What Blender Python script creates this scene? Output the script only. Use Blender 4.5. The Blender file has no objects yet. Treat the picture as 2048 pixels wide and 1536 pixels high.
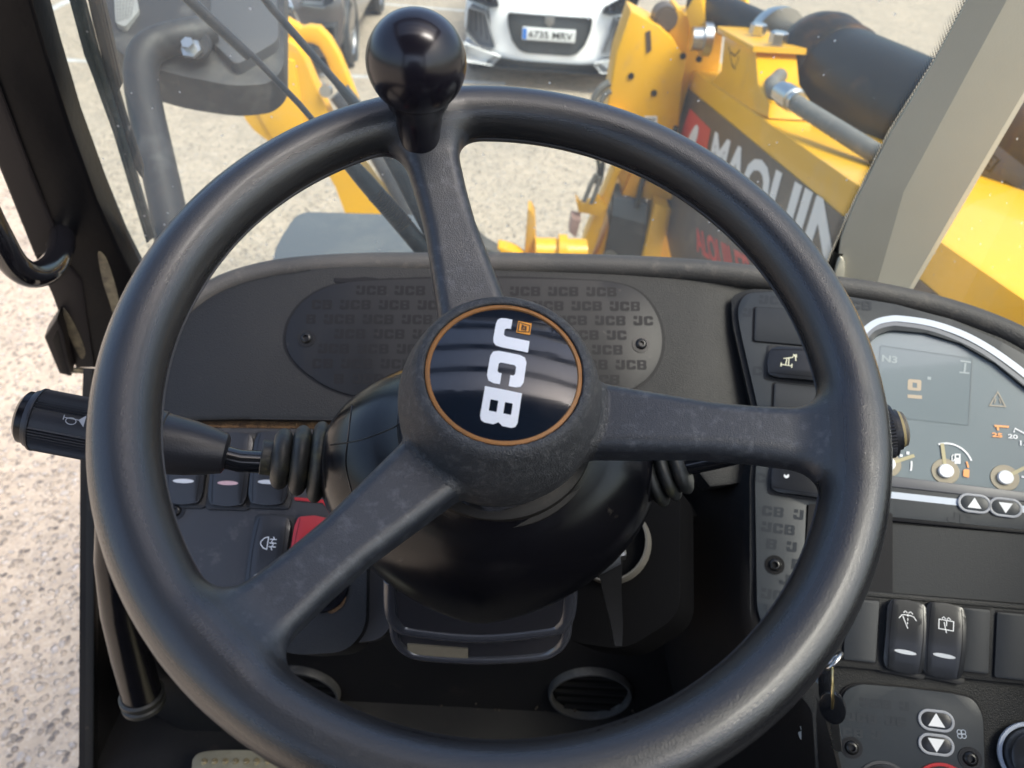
import bpy, bmesh, math, random
import numpy as np
from mathutils import Vector, Matrix
random.seed(7)
sc = bpy.context.scene
R_ = math.radians
# ------------------------------------------------------------------ camera
CAM = Vector((0, 0, 2.33)); PITCH = R_(37); ROLL = R_(3.0); FPX = 1538.0
_U0 = Vector((0, math.sin(PITCH), math.cos(PITCH)))
CF = Vector((0, math.cos(PITCH), -math.sin(PITCH)))
_R0 = Vector((1, 0, 0))
CU = _U0 * math.cos(ROLL) - _R0 * math.sin(ROLL)
CR = _R0 * math.cos(ROLL) + _U0 * math.sin(ROLL)
cd = bpy.data.cameras.new('camera'); cam = bpy.data.objects.new('camera', cd)
sc.collection.objects.link(cam); sc.camera = cam
m = Matrix((CR, CU, -CF)).transposed().to_4x4(); m.translation = CAM
cam.matrix_world = m
cd.sensor_width = 36; cd.lens = 36 * FPX / 2048
cd.clip_start = 0.02; cd.clip_end = 400
cd.dof.use_dof = True; cd.dof.focus_distance = 0.47; cd.dof.aperture_fstop = 11
# ------------------------------------------------------------------ light
SUN_EL, SUN_AZ = R_(58), R_(125)       # azimuth measured clockwise from +Y
w = bpy.data.worlds.new('World'); sc.world = w; w.use_nodes = True
nt = w.node_tree; nt.nodes.clear()
sky = nt.nodes.new('ShaderNodeTexSky'); sky.sky_type = 'NISHITA'; sky.sun_disc = False
sky.sun_elevation = SUN_EL; sky.sun_rotation = SUN_AZ
sky.air_density = 1.0; sky.dust_density = 4.0; sky.ozone_density = 1.0
bg = nt.nodes.new('ShaderNodeBackground'); bg.inputs[1].default_value = 0.15
wo = nt.nodes.new('ShaderNodeOutputWorld')
nt.links.new(sky.outputs[0], bg.inputs[0]); nt.links.new(bg.outputs[0], wo.inputs[0])
sl = bpy.data.lights.new('sun', 'SUN'); sl.energy = 1.7; sl.angle = R_(24); sl.color = (1, .95, .88)
so = bpy.data.objects.new('sun', sl); sc.collection.objects.link(so)
sd = Vector((math.sin(SUN_AZ) * math.cos(SUN_EL), math.cos(SUN_AZ) * math.cos(SUN_EL), math.sin(SUN_EL)))
so.rotation_euler = sd.to_track_quat('Z', 'Y').to_euler(); so.location = (0, 0, 8)
sc.view_settings.view_transform = 'Standard'; sc.view_settings.look = 'None'
sc.view_settings.exposure = 1.35; sc.view_settings.gamma = 1
sc.render.engine = 'CYCLES'
sc.cycles.use_denoising = True
sc.cycles.max_bounces = 8; sc.cycles.transparent_max_bounces = 12
sc.cycles.sample_clamp_indirect = 4

# ------------------------------------------------------------------ projection helpers
def D(px, py): return CF + CR * ((px - 1024) / FPX) + CU * ((768 - py) / FPX)
def P(px, py, d): return CAM + D(px, py) * d
def hit(px, py, O, n):
    r = D(px, py); return CAM + r * ((O - CAM).dot(n) / r.dot(n))
def ground_pt(px, py, z=0.0): return hit(px, py, Vector((0, 0, z)), Vector((0, 0, 1)))
class Fr:
    """A flat frame in the place: origin, two axes in the surface, normal to the viewer side."""
    def __init__(s, O, ex, n):
        s.O = O.copy(); s.n = n.normalized(); s.ex = (ex - s.n * ex.dot(s.n)).normalized(); s.ey = s.n.cross(s.ex)
    def uv(s, px, py):
        q = hit(px, py, s.O, s.n) - s.O; return (q.dot(s.ex), q.dot(s.ey))
    def w(s, u, v, h=0.0): return s.O + s.ex * u + s.ey * v + s.n * h
    def px(s, pts): return [s.uv(*p) for p in pts]
def plane3(a, b, c):
    A, B, C_ = P(*a), P(*b), P(*c)
    n = (B - A).cross(C_ - A).normalized()
    if n.dot(CAM - A) < 0: n = -n
    return Fr(A, CR, n)

# ------------------------------------------------------------------ materials
MATS = {}
def mat(name, col, rough=.5, metal=0., bump=None, var=None, dust=None, coat=0., spec=.5, coat_rough=.05, roughvar=0, wear=None, **_):
    """bump=(scale,strength,dist) var=(scale,amount,colour2) dust=(scale,threshold,colour,amount)"""
    if name in MATS: return MATS[name]
    m = bpy.data.materials.new(name); m.use_nodes = True; t = m.node_tree; N = t.nodes; L = t.links
    b = N['Principled BSDF']
    b.inputs['Base Color'].default_value = (*col, 1); b.inputs['Roughness'].default_value = rough
    b.inputs['Metallic'].default_value = metal; b.inputs['Coat Weight'].default_value = coat
    b.inputs['Coat Roughness'].default_value = coat_rough
    b.inputs['Specular IOR Level'].default_value = spec
    tc = N.new('ShaderNodeTexCoord'); src = None
    def noise(scale, detail=3, rough_=.55):
        n = N.new('ShaderNodeTexNoise'); n.inputs['Scale'].default_value = scale; n.inputs['Detail'].default_value = detail
        n.inputs['Roughness'].default_value = rough_
        L.new(tc.outputs['Object'], n.inputs['Vector']); return n.outputs['Fac']
    def ramp(sock, a, c):
        r = N.new('ShaderNodeMapRange'); r.inputs['From Min'].default_value = a; r.inputs['From Max'].default_value = c
        L.new(sock, r.inputs['Value']); return r.outputs['Result']
    def mix(fac, A, B):
        x = N.new('ShaderNodeMix'); x.data_type = 'RGBA'
        L.new(fac, x.inputs['Factor'])
        if isinstance(A, tuple): x.inputs['A'].default_value = (*A, 1)
        else: L.new(A, x.inputs['A'])
        x.inputs['B'].default_value = (*B, 1); return x.outputs['Result']
    cur = col
    if var:
        cur = mix(ramp(noise(var[0], 5), .35, .35 + .4 / max(var[1], .01)), cur, var[2])
    if dust:
        f = ramp(noise(dust[0], 6, .7), dust[1], dust[1] + .22)
        mu = N.new('ShaderNodeMath'); mu.operation = 'MULTIPLY'; L.new(f, mu.inputs[0]); mu.inputs[1].default_value = dust[3]
        cur = mix(mu.outputs[0], cur, dust[2])
    if not isinstance(cur, tuple): L.new(cur, b.inputs['Base Color'])
    if roughvar:
        r = N.new('ShaderNodeMapRange'); L.new(noise(40, 4), r.inputs['Value'])
        r.inputs['From Min'].default_value = .3; r.inputs['From Max'].default_value = .7
        r.inputs['To Min'].default_value = max(.03, rough - roughvar); r.inputs['To Max'].default_value = min(1, rough + roughvar)
        L.new(r.outputs['Result'], b.inputs['Roughness'])
    if wear:      # hand wear stored on the mesh: polished streaks round the rim
        at = N.new('ShaderNodeAttribute'); at.attribute_name = 'wear'
        r = N.new('ShaderNodeMapRange'); L.new(at.outputs['Fac'], r.inputs['Value'])
        r.inputs['To Min'].default_value = wear[0]; r.inputs['To Max'].default_value = wear[1]
        L.new(r.outputs['Result'], b.inputs['Roughness'])
    if bump:
        bp = N.new('ShaderNodeBump'); bp.inputs['Strength'].default_value = bump[1]; bp.inputs['Distance'].default_value = bump[2]
        L.new(noise(bump[0], 2), bp.inputs['Height']); L.new(bp.outputs[0], b.inputs['Normal'])
    MATS[name] = m; return m
DUST = (.30, .26, .21)
M_wheel = mat('wheel_rubber', (.011, .0115, .0135), .30, spec=.85, bump=(1500, .48, .0005), wear=(.17, .55), coat=.2, coat_rough=.18, dust=(60, .62, (.16, .16, .17), .15), roughvar=.07)
M_spoke = mat('worn_spoke_rubber', (.024, .028, .036), .38, spec=.7, bump=(1500, .5, .0005), dust=(170, .52, (.20, .21, .23), .28), roughvar=.08)
M_hub = mat('hub_rubber', (.034, .036, .040), .50, spec=.5, bump=(1300, .9, .0010), dust=(260, .50, (.18, .18, .18), .40), roughvar=.08)
M_gloss = mat('gloss_black', (.005, .005, .007), .22, spec=.35, dust=(60, .66, DUST, .3), roughvar=.05)
M_ball = mat('gloss_ball', (.010, .009, .014), .21, roughvar=.05, dust=(90, .66, DUST, .25), bump=(60, .02, .002))
M_dash = mat('dash_plastic', (.012, .0125, .0135), .50, spec=.35, bump=(900, .6, .0008), var=(6, 1, (.018, .018, .018)), dust=(90, .66, DUST, .25))
M_lip = mat('dusty_dash_lip', (.045, .044, .044), .60, bump=(700, .7, .0008), var=(9, 1, (.085, .078, .070)), dust=(60, .55, DUST, .30))
M_plate = mat('cover_plastic', (.0115, .012, .014), .42, spec=.3, bump=(1500, .3, .0003), dust=(120, .64, DUST, .22))
M_bezel = mat('bezel_plastic', (.027, .032, .038), .40, spec=.4, bump=(1500, .2, .0003), dust=(70, .66, DUST, .2))
M_blank = mat('blank_plastic', (.020, .023, .028), .48, spec=.35, bump=(1200, .3, .0004), dust=(150, .68, DUST, .2))
M_emb = mat('embossed_print', (.008, .008, .010), .50, spec=.22)
M_emb2 = mat('embossed_print_pale', (.020, .024, .030), .42, spec=.35)
M_deep = mat('footwell_plastic', (.008, .008, .009), .6, spec=.15, bump=(600, .4, .0006), var=(7, 1, (.011, .010, .010)), dust=(25, .62, (.08, .06, .05), .25))
M_floor = mat('floor_mat', (.010, .010, .011), .6, spec=.15, bump=(300, .4, .001), var=(5, 1, (.024, .023, .022)), dust=(12, .60, (.16, .12, .08), .3))
M_rocker = mat('rocker_plastic', (.016, .017, .020), .28, bump=(1500, .15, .0003), dust=(150, .66, DUST, .25), coat=.1)
M_red = mat('red_plastic', (.42, .02, .025), .32, dust=(100, .64, DUST, .2))
M_white = mat('white_print', (.75, .76, .78), .4)
M_lens = mat('switch_lens', (.55, .57, .60), .25)
M_pink = mat('pink_lens', (.55, .36, .38), .25)
M_rubber = mat('bellows_rubber', (.022, .023, .022), .48, bump=(400, .4, .0006), dust=(40, .52, (.16, .15, .06), .55))
M_grip = mat('grip_plastic', (.020, .021, .026), .38, bump=(900, .3, .0004), dust=(90, .66, DUST, .3))
M_rod = mat('rod_black', (.008, .009, .012), .2, coat=.4)
M_bolt = mat('bolt_black', (.012, .012, .013), .3, metal=.2)
M_steel = mat('steel', (.55, .55, .54), .28, metal=1., bump=(200, .2, .0005))
M_brass = mat('brass', (.65, .55, .28), .3, metal=1.)
M_orange = mat('orange_ring', (.30, .13, .035), .55, dust=(120, .5, (.16, .09, .04), .6))
M_cap = mat('cap_face', (.006, .010, .018), .10, coat=.5, dust=(150, .66, DUST, .25), roughvar=.05)
M_cream = mat('cream_letters', (.74, .76, .80), .3, coat=.4)
M_logo = mat('logo_orange', (.75, .30, .03), .35)
M_pillar = mat('pillar_paint', (.004, .004, .005), .38, spec=.18, dust=(35, .66, (.16, .13, .09), .4), bump=(150, .25, .001))
M_pillarface = mat('pillar_face', (.014, .012, .013), .42, spec=.25, dust=(40, .62, (.12, .10, .08), .25))
M_trim = mat('beige_trim', (.40, .39, .34), .55, bump=(500, .2, .0005), var=(5, 1, (.37, .36, .31)))
M_seal = mat('seal_black', (.006, .006, .006), .5, spec=.3, dust=(60, .62, (.20, .16, .10), .35))
M_frit = mat('frit_black', (.006, .006, .006), .5, spec=.2)
M_mirror = mat('mirror_shell', (.020, .021, .024), .5, bump=(300, .3, .001), dust=(10, .52, (.20, .19, .17), .4))
M_arm = mat('mirror_arm', (.016, .017, .020), .55, dust=(12, .56, (.16, .155, .15), .4))
M_wiper = mat('wiper_metal', (.035, .038, .044), .38, dust=(25, .55, (.17, .15, .135), .4))
M_blade = mat('wiper_blade', (.075, .090, .092), .4, dust=(25, .5, (.30, .29, .26), .5))
M_yel = mat('yellow_paint', (.82, .425, .006), .36, coat=.2, var=(3, .6, (.74, .38, .014)), dust=(14, .56, (.42, .28, .12), .6), bump=(30, .06, .003))
M_yel2 = mat('yellow_paint_deep', (.82, .425, .006), .38, coat=.2, dust=(5, .52, (.60, .40, .16), .4))
M_cyl = mat('cylinder_black', (.013, .013, .014), .40, spec=.28, dust=(4, .56, (.20, .09, .035), .6))
M_decal = mat('decal_black', (.045, .045, .048), .4, dust=(6, .52, (.26, .23, .19), .45))
M_dred = mat('decal_red', (.60, .03, .035), .4)
M_dwhite = mat('decal_white', (.78, .79, .80), .4)
M_hose = mat('grey_hose', (.15, .145, .13), .55, dust=(20, .5, (.3, .27, .22), .5))
M_fender = mat('grey_mudguard', (.11, .12, .13), .5, bump=(100, .2, .001), dust=(3, .5, (.25, .25, .22), .5))
M_paintw = mat('white_car_paint', (.90, .90, .90), .45, coat=.1)
M_paintg = mat('grey_car_paint', (.085, .075, .075), .28, metal=.4, coat=.8)
M_tyre = mat('tyre', (.018, .018, .018), .7)
M_blackpl = mat('car_black_plastic', (.045, .05, .055), .45)
M_glassd = mat('dark_car_glass', (.02, .025, .03), .06, coat=.5)
M_lamp = mat('headlamp_glass', (.22, .24, .26), .12, coat=.6)
M_chrome = mat('chrome', (.7, .7, .72), .15, metal=1.)
M_platew = mat('plate_white', (.72, .73, .72), .4)
M_blue = mat('plate_blue', (.02, .16, .55), .4)
M_black = mat('plain_black', (.012, .012, .013), .5)
M_disp = mat('display_face', (.20, .235, .25), .18, coat=.6, spec=.6)  # base colour holds LCD grey plus the sky reflection in the glass
M_lcd = mat('display_lcd', (.185, .22, .235), .18, coat=.6)  # same pale reflection tone, slightly darker for the screen area
M_silver = mat('silver_trim', (.50, .55, .63), .35, metal=.1)
M_needle = mat('needle_tan', (.42, .37, .22), .4)
M_omark = mat('orange_mark', (.85, .36, .12), .4)
M_pale = mat('pale_print', (.30, .34, .35), .4)
M_pedal = mat('pedal_metal', (.42, .38, .27), .45, metal=.5, dust=(60, .5, (.3, .26, .16), .6), bump=(100, .3, .001))
M_rust = mat('rusty_dirt', (.07, .038, .018), .9, var=(150, 1, (.22, .12, .05)), bump=(500, .8, .002))
M_line = mat('road_paint', (.55, .54, .52), .7, dust=(5, .45, (.3, .28, .25), .7), bump=(60, .4, .003))
M_roof = mat('roof_black', (.02, .02, .022), .5)
M_ivory = mat('ivory_seal', (.55, .53, .44), .5)

def ground_material():
    m = bpy.data.materials.new('aggregate_concrete'); m.use_nodes = True; t = m.node_tree; N = t.nodes; L = t.links
    b = N['Principled BSDF']; b.inputs['Roughness'].default_value = .85; b.inputs['Specular IOR Level'].default_value = .25
    tc = N.new('ShaderNodeTexCoord')
    def nz(sc_, det=4, r=.6):
        n = N.new('ShaderNodeTexNoise'); n.inputs['Scale'].default_value = sc_; n.inputs['Detail'].default_value = det
        n.inputs['Roughness'].default_value = r; L.new(tc.outputs['Object'], n.inputs['Vector']); return n
    warp = nz(25, 2)
    add = N.new('ShaderNodeMixRGB'); add.blend_type = 'ADD'; add.inputs[0].default_value = .022
    L.new(tc.outputs['Object'], add.inputs[1]); L.new(warp.outputs['Color'], add.inputs[2])
    def vor(sc_):
        v = N.new('ShaderNodeTexVoronoi'); v.inputs['Scale'].default_value = sc_; L.new(add.outputs[0], v.inputs['Vector']); return v
    def ramp(sock, stops):
        r = N.new('ShaderNodeValToRGB'); r.color_ramp.elements[0].position = stops[0][0]; r.color_ramp.elements[0].color = (*stops[0][1], 1)
        r.color_ramp.elements[1].position = stops[-1][0]; r.color_ramp.elements[1].color = (*stops[-1][1], 1)
        for p_, c_ in stops[1:-1]:
            e = r.color_ramp.elements.new(p_); e.color = (*c_, 1)
        L.new(sock, r.inputs[0]); return r.outputs[0]
    def sep(v):
        s_ = N.new('ShaderNodeSeparateColor'); L.new(v.outputs['Color'], s_.inputs[0]); return s_
    v1, v2 = vor(42), vor(95)
    g = (.30, .26, .22)
    c1 = ramp(sep(v1).outputs[0], [(0, (.13, .115, .105)), (.13, (.24, .21, .18)), (.5, (.43, .36, .275)), (.8, (.49, .43, .36)), (1, (.55, .51, .465))])
    c2 = ramp(sep(v2).outputs[1], [(0, (.22, .20, .18)), (.12, (.32, .28, .24)), (.6, (.45, .38, .29)), (1, (.52, .46, .385))])
    edge = ramp(v1.outputs['Distance'], [(.30, (1, 1, 1)), (.52, (0, 0, 0))])
    edge2 = ramp(v2.outputs['Distance'], [(.35, (1, 1, 1)), (.6, (0, 0, 0))])
    big = ramp(sep(v1).outputs[2], [(.42, (0, 0, 0)), (.45, (1, 1, 1))])
    mk = N.new('ShaderNodeMath'); mk.operation = 'MULTIPLY'; L.new(edge, mk.inputs[0]); L.new(big, mk.inputs[1])
    x0 = N.new('ShaderNodeMix'); x0.data_type = 'RGBA'; L.new(edge2, x0.inputs['Factor']); x0.inputs['A'].default_value = (.44, .37, .285, 1); L.new(c2, x0.inputs['B'])
    x1 = N.new('ShaderNodeMix'); x1.data_type = 'RGBA'; L.new(mk.outputs[0], x1.inputs['Factor']); L.new(x0.outputs['Result'], x1.inputs['A']); L.new(c1, x1.inputs['B'])
    patch = ramp(nz(1.3, 6, .65).outputs['Fac'], [(.30, (.86, .86, .86)), (.60, (1.02, 1.0, .98))])
    pl = N.new('ShaderNodeMixRGB'); pl.blend_type = 'MULTIPLY'; pl.inputs[0].default_value = 1; L.new(x1.outputs['Result'], pl.inputs[1]); L.new(patch, pl.inputs[2])
    mid = ramp(nz(9, 5, .7).outputs['Fac'], [(.36, (.82, .82, .82)), (.60, (1.05, 1.04, 1.03))])
    pm = N.new('ShaderNodeMixRGB'); pm.blend_type = 'MULTIPLY'; pm.inputs[0].default_value = .8; L.new(pl.outputs[0], pm.inputs[1]); L.new(mid, pm.inputs[2])
    L.new(pm.outputs[0], b.inputs['Base Color'])
    bp = N.new('ShaderNodeBump'); bp.inputs['Strength'].default_value = 1.0; bp.inputs['Distance'].default_value = .009
    L.new(mk.outputs[0], bp.inputs['Height']); L.new(bp.outputs[0], b.inputs['Normal'])
    return m
M_ground = ground_material()

def glass_material(name, tint, veil, smudge):
    m = bpy.data.materials.new(name); m.use_nodes = True; t = m.node_tree; N = t.nodes; L = t.links; N.clear()
    o = N.new('ShaderNodeOutputMaterial'); tr = N.new('ShaderNodeBsdfTransparent'); tr.inputs[0].default_value = (*tint, 1)
    gl = N.new('ShaderNodeBsdfGlossy'); gl.inputs['Roughness'].default_value = .02
    df = N.new('ShaderNodeBsdfDiffuse'); df.inputs[0].default_value = (.85, .86, .82, 1)
    tl = N.new('ShaderNodeBsdfTranslucent'); tl.inputs[0].default_value = (.85, .86, .82, 1)
    fr = N.new('ShaderNodeFresnel'); fr.inputs[0].default_value = 1.45
    mf = N.new('ShaderNodeMixShader'); L.new(fr.outputs[0], mf.inputs[0]); L.new(tr.outputs[0], mf.inputs[1]); L.new(gl.outputs[0], mf.inputs[2])
    dd = N.new('ShaderNodeMixShader'); dd.inputs[0].default_value = .7; L.new(df.outputs[0], dd.inputs[1]); L.new(tl.outputs[0], dd.inputs[2])
    tc = N.new('ShaderNodeTexCoord'); nz = N.new('ShaderNodeTexNoise'); nz.inputs['Scale'].default_value = 4; nz.inputs['Detail'].default_value = 6
    L.new(tc.outputs['Object'], nz.inputs['Vector'])
    mr = N.new('ShaderNodeMapRange'); L.new(nz.outputs['Fac'], mr.inputs['Value']); mr.inputs['From Min'].default_value = .35; mr.inputs['From Max'].default_value = .75
    mr.inputs['To Min'].default_value = veil; mr.inputs['To Max'].default_value = veil + smudge
    sp = N.new('ShaderNodeTexVoronoi'); sp.inputs['Scale'].default_value = 55; L.new(tc.outputs['Object'], sp.inputs['Vector'])
    sr = N.new('ShaderNodeMapRange'); L.new(sp.outputs['Distance'], sr.inputs['Value']); sr.inputs['From Min'].default_value = .10; sr.inputs['From Max'].default_value = .05
    sr.inputs['To Min'].default_value = 0; sr.inputs['To Max'].default_value = .38
    ad = N.new('ShaderNodeMath'); ad.operation = 'ADD'; L.new(mr.outputs[0], ad.inputs[0]); L.new(sr.outputs[0], ad.inputs[1])
    mx = N.new('ShaderNodeMixShader'); L.new(ad.outputs[0], mx.inputs[0]); L.new(mf.outputs[0], mx.inputs[1]); L.new(dd.outputs[0], mx.inputs[2])
    L.new(mx.outputs[0], o.inputs[0]); return m
M_glass = glass_material('windscreen_glass', (.775, .85, .81), .065, .07)

# ------------------------------------------------------------------ object helpers
def put(name, me, m, parent=None, loc=None):
    o = bpy.data.objects.new(name, me); sc.collection.objects.link(o)
    if m is not None and not me.materials: me.materials.append(m)
    if parent is not None:
        o.parent = parent; o.matrix_parent_inverse = Matrix.Identity(4)
        # meshes are written in world metres: take the parents' offset off again
        off = Vector((0, 0, 0)); q = parent
        while q is not None: off += q.location; q = q.parent
        o.location = -off
    return o
def empty(name, label, cat, loc, group=None):
    o = bpy.data.objects.new(name, None); sc.collection.objects.link(o); o.location = loc
    o.empty_display_size = .05; o['label'] = label; o['category'] = cat
    if group: o['group'] = group
    return o
def tag(o, label, cat, group=None):
    o['label'] = label; o['category'] = cat
    if group: o['group'] = group
    return o
def fin(bm, name, m, parent=None, angle=38):
    bmesh.ops.recalc_face_normals(bm, faces=bm.faces)
    a = R_(angle)
    for f in bm.faces: f.smooth = True
    for e in bm.edges:
        if len(e.link_faces) == 2 and e.calc_face_angle(0) > a: e.smooth = False
    me = bpy.data.meshes.new(name); bm.to_mesh(me); bm.free()
    return put(name, me, m, parent)
def fill(bm, loops, cuts=None, tf=None):
    """flat filled region (loops in 2D, holes allowed); optional grid cuts"""
    start = len(bm.verts); edges = []; vs_all = []
    for lp in loops:
        lp = [p for i, p in enumerate(lp) if math.hypot(p[0] - lp[i - 1][0], p[1] - lp[i - 1][1]) > 1e-7]
        vs = [bm.verts.new((p[0], p[1], 0)) for p in lp]; vs_all += vs
        edges += [bm.edges.new((vs[i], vs[(i + 1) % len(vs)])) for i in range(len(vs))]
    r = bmesh.ops.triangle_fill(bm, use_beauty=True, use_dissolve=False, edges=edges)
    faces = [g for g in r['geom'] if isinstance(g, bmesh.types.BMFace)]
    if cuts:
        geom = set(vs_all) | set(edges) | set(faces)
        for f in faces: geom |= set(f.edges)
        us = [p[0] for lp in loops for p in lp]; ws = [p[1] for lp in loops for p in lp]
        for ax, lo, hi in ((0, min(us), max(us)), (1, min(ws), max(ws))):
            k = int((hi - lo) / cuts)
            for i in range(1, k + 1):
                c = lo + (hi - lo) * i / (k + 1)
                co = [0, 0, 0]; co[ax] = c; no = [0, 0, 0]; no[ax] = 1
                g = bmesh.ops.bisect_plane(bm, geom=list(geom), dist=1e-7, plane_co=co, plane_no=no)
                geom = set(g['geom']) | set(x for x in g['geom_cut'])
                geom = {x for x in geom if x.is_valid}
        faces = [x for x in geom if isinstance(x, bmesh.types.BMFace) and x.is_valid]
    return faces
def slab_bm(loops, fr, h1, h0=None, cuts=None, hfun=None, bevel=0, seg=2, out=None):
    """filled outline in the frame: top at h1 (+hfun(u,v)), walls down to h0 (None = a thin print, no walls)"""
    bm = bmesh.new(); faces = fill(bm, loops, cuts)
    for f in faces:
        f.normal_update()
        if f.normal.z < 0: f.normal_flip()
    bound = []
    if h0 is not None:
        be = [e for e in bm.edges if len(e.link_faces) == 1]
        # weld: tops
        for v in bm.verts: v.co.z = h1 + (hfun(v.co.x, v.co.y) if hfun else 0)
        r = bmesh.ops.extrude_edge_only(bm, edges=be)
        nv = [g for g in r['geom'] if isinstance(g, bmesh.types.BMVert)]
        for v in nv: v.co.z = h0
        if bevel:
            be = [e for e in be if e.is_valid]
            bmesh.ops.bevel(bm, geom=be, offset=bevel, segments=seg, profile=.5, affect='EDGES', clamp_overlap=True)
    else:
        for v in bm.verts: v.co.z = h1 + (hfun(v.co.x, v.co.y) if hfun else 0)
    for v in bm.verts: v.co = fr.w(v.co.x, v.co.y, v.co.z)
    if out is not None:
        me = bpy.data.meshes.new('t'); bm.to_mesh(me); bm.free(); out.from_mesh(me); bpy.data.meshes.remove(me); return out
    return bm
def slab(name, loops, fr, h1, h0, m, parent=None, bevel=0, cuts=None, hfun=None, seg=2, angle=38):
    return fin(slab_bm(loops, fr, h1, h0, cuts, hfun, bevel, seg), name, m, parent, angle)
def prints(name, looplist, fr, h, m, parent=None, cuts=None, hfun=None):
    """many flat printed shapes as one mesh; each item is a list of loops"""
    bm = bmesh.new()
    for i_, loops in enumerate(looplist): slab_bm(loops, fr, h + (i_ % 12) * 2e-5, None, cuts, hfun, out=bm)
    return fin(bm, name, m, parent)
def spline(pts, n=8, closed=True):
    """Catmull-Rom through the points (any dimension)"""
    P_ = [np.array(p, float) for p in pts]; k = len(P_); out = []
    for i in range(k if closed else k - 1):
        if closed: a, b, c, d = P_[i - 1], P_[i], P_[(i + 1) % k], P_[(i + 2) % k]
        else: a, b, c, d = P_[max(i - 1, 0)], P_[i], P_[i + 1], P_[min(i + 2, k - 1)]
        for j in range(n):
            t = j / n
            out.append(tuple(.5 * ((2 * b) + (-a + c) * t + (2 * a - 5 * b + 4 * c - d) * t * t + (-a + 3 * b - 3 * c + d) * t ** 3)))
    if not closed: out.append(tuple(P_[-1]))
    return out
def rrect(cx, cy, w_, h_, r, rot=0, n=6, bulge=0):
    out = []
    for sx, sy, a0 in ((1, 1, 0), (-1, 1, 90), (-1, -1, 180), (1, -1, 270)):
        for i in range(n + 1):
            a = R_(a0 + 90 * i / n)
            out.append((sx * (w_ / 2 - r) + r * math.cos(a), sy * (h_ / 2 - r) + r * math.sin(a)))
    c, s = math.cos(rot), math.sin(rot)
    return [(cx + x * c - y * s, cy + x * s + y * c) for x, y in out]
def rpoly(pts, r, n=5):
    """polygon with rounded corners (2D); r a number or list"""
    out = []; k = len(pts)
    for i in range(k):
        a, b, c = Vector(pts[i - 1][:2]), Vector(pts[i][:2]), Vector(pts[(i + 1) % k][:2])
        rr = r[i] if isinstance(r, (list, tuple)) else r
        d1, d2 = (a - b), (c - b); rr = min(rr, d1.length * .48, d2.length * .48)
        if rr <= 0: out.append(tuple(b)); continue
        p, q = b + d1.normalized() * rr, b + d2.normalized() * rr
        for j in range(n + 1):
            t = j / n; out.append(tuple(p * (1 - t) ** 2 + b * 2 * t * (1 - t) + q * t * t))
    return out
def ell(cx, cy, a, b, n=32, rot=0):
    c, s = math.cos(rot), math.sin(rot)
    return [(cx + a * math.cos(t) * c - b * math.sin(t) * s, cy + a * math.cos(t) * s + b * math.sin(t) * c) for t in (2 * math.pi * i / n for i in range(n))]
def stroke(pts, w_):
    """outline of a line of width w_ through 2D points"""
    L, Rr = [], []
    k = len(pts)
    for i in range(k):
        a = Vector(pts[max(i - 1, 0)][:2]); b = Vector(pts[min(i + 1, k - 1)][:2]); t = (b - a).normalized()
        n = Vector((-t.y, t.x)) * w_ / 2; p = Vector(pts[i][:2]); L.append(tuple(p + n)); Rr.append(tuple(p - n))
    return L + Rr[::-1]
def cstroke(pts, w_):
    """closed line as an outer and an inner loop"""
    k = len(pts); L, Rr = [], []
    for i in range(k):
        a, p, b = Vector(pts[i - 1][:2]), Vector(pts[i][:2]), Vector(pts[(i + 1) % k][:2])
        t = ((p - a).normalized() + (b - p).normalized()); t = t.normalized() if t.length > 1e-6 else (b - p).normalized()
        n = Vector((-t.y, t.x)); sc_ = 1 / max(.5, abs(n.dot(Vector((-(b - p).y, (b - p).x)).normalized()))); L.append(tuple(p + n * w_ / 2 * sc_)); Rr.append(tuple(p - n * w_ / 2 * sc_))
    return [L, Rr]
def tube_bm(pts, rad, seg=14, closed=False, caps=True, prof=None, bm=None, ref=None):
    """swept tube through world points; prof(angle)->radius factor; ref fixes the twist"""
    bm = bm or bmesh.new(); pts = [Vector(p) for p in pts]; k = len(pts)
    rad = rad if isinstance(rad, (list, tuple)) else [rad] * k
    rings = []; up = None
    for i in range(k):
        if closed: t = pts[(i + 1) % k] - pts[i - 1]
        else: t = pts[min(i + 1, k - 1)] - pts[max(i - 1, 0)]
        t.normalize()
        if ref is not None: up = ref
        if up is None: up = Vector((0, 0, 1)) if abs(t.z) < .9 else Vector((1, 0, 0))
        x = up.cross(t)
        if x.length < 1e-5: x = t.orthogonal()
        x.normalize(); y = t.cross(x); up = y
        ring = []
        for j in range(seg):
            a = 2 * math.pi * j / seg
            rr = rad[i] if not isinstance(rad[i], tuple) else 1
            ax, ay = (rad[i] if isinstance(rad[i], tuple) else (rr, rr))
            f = prof(a) if prof else 1
            ring.append(bm.verts.new(pts[i] + x * ax * f * math.cos(a) + y * ay * f * math.sin(a)))
        rings.append(ring)
    for i in range(k if closed else k - 1):
        A, B = rings[i], rings[(i + 1) % k]
        for j in range(seg): bm.faces.new((A[j], A[(j + 1) % seg], B[(j + 1) % seg], B[j]))
    if not closed and caps: bm.faces.new(rings[0][::-1]); bm.faces.new(rings[-1])
    return bm
def tube(name, pts, rad, m, parent=None, **k):
    ang = k.pop('angle', 38); return fin(tube_bm(pts, rad, **k), name, m, parent, ang)
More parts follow.
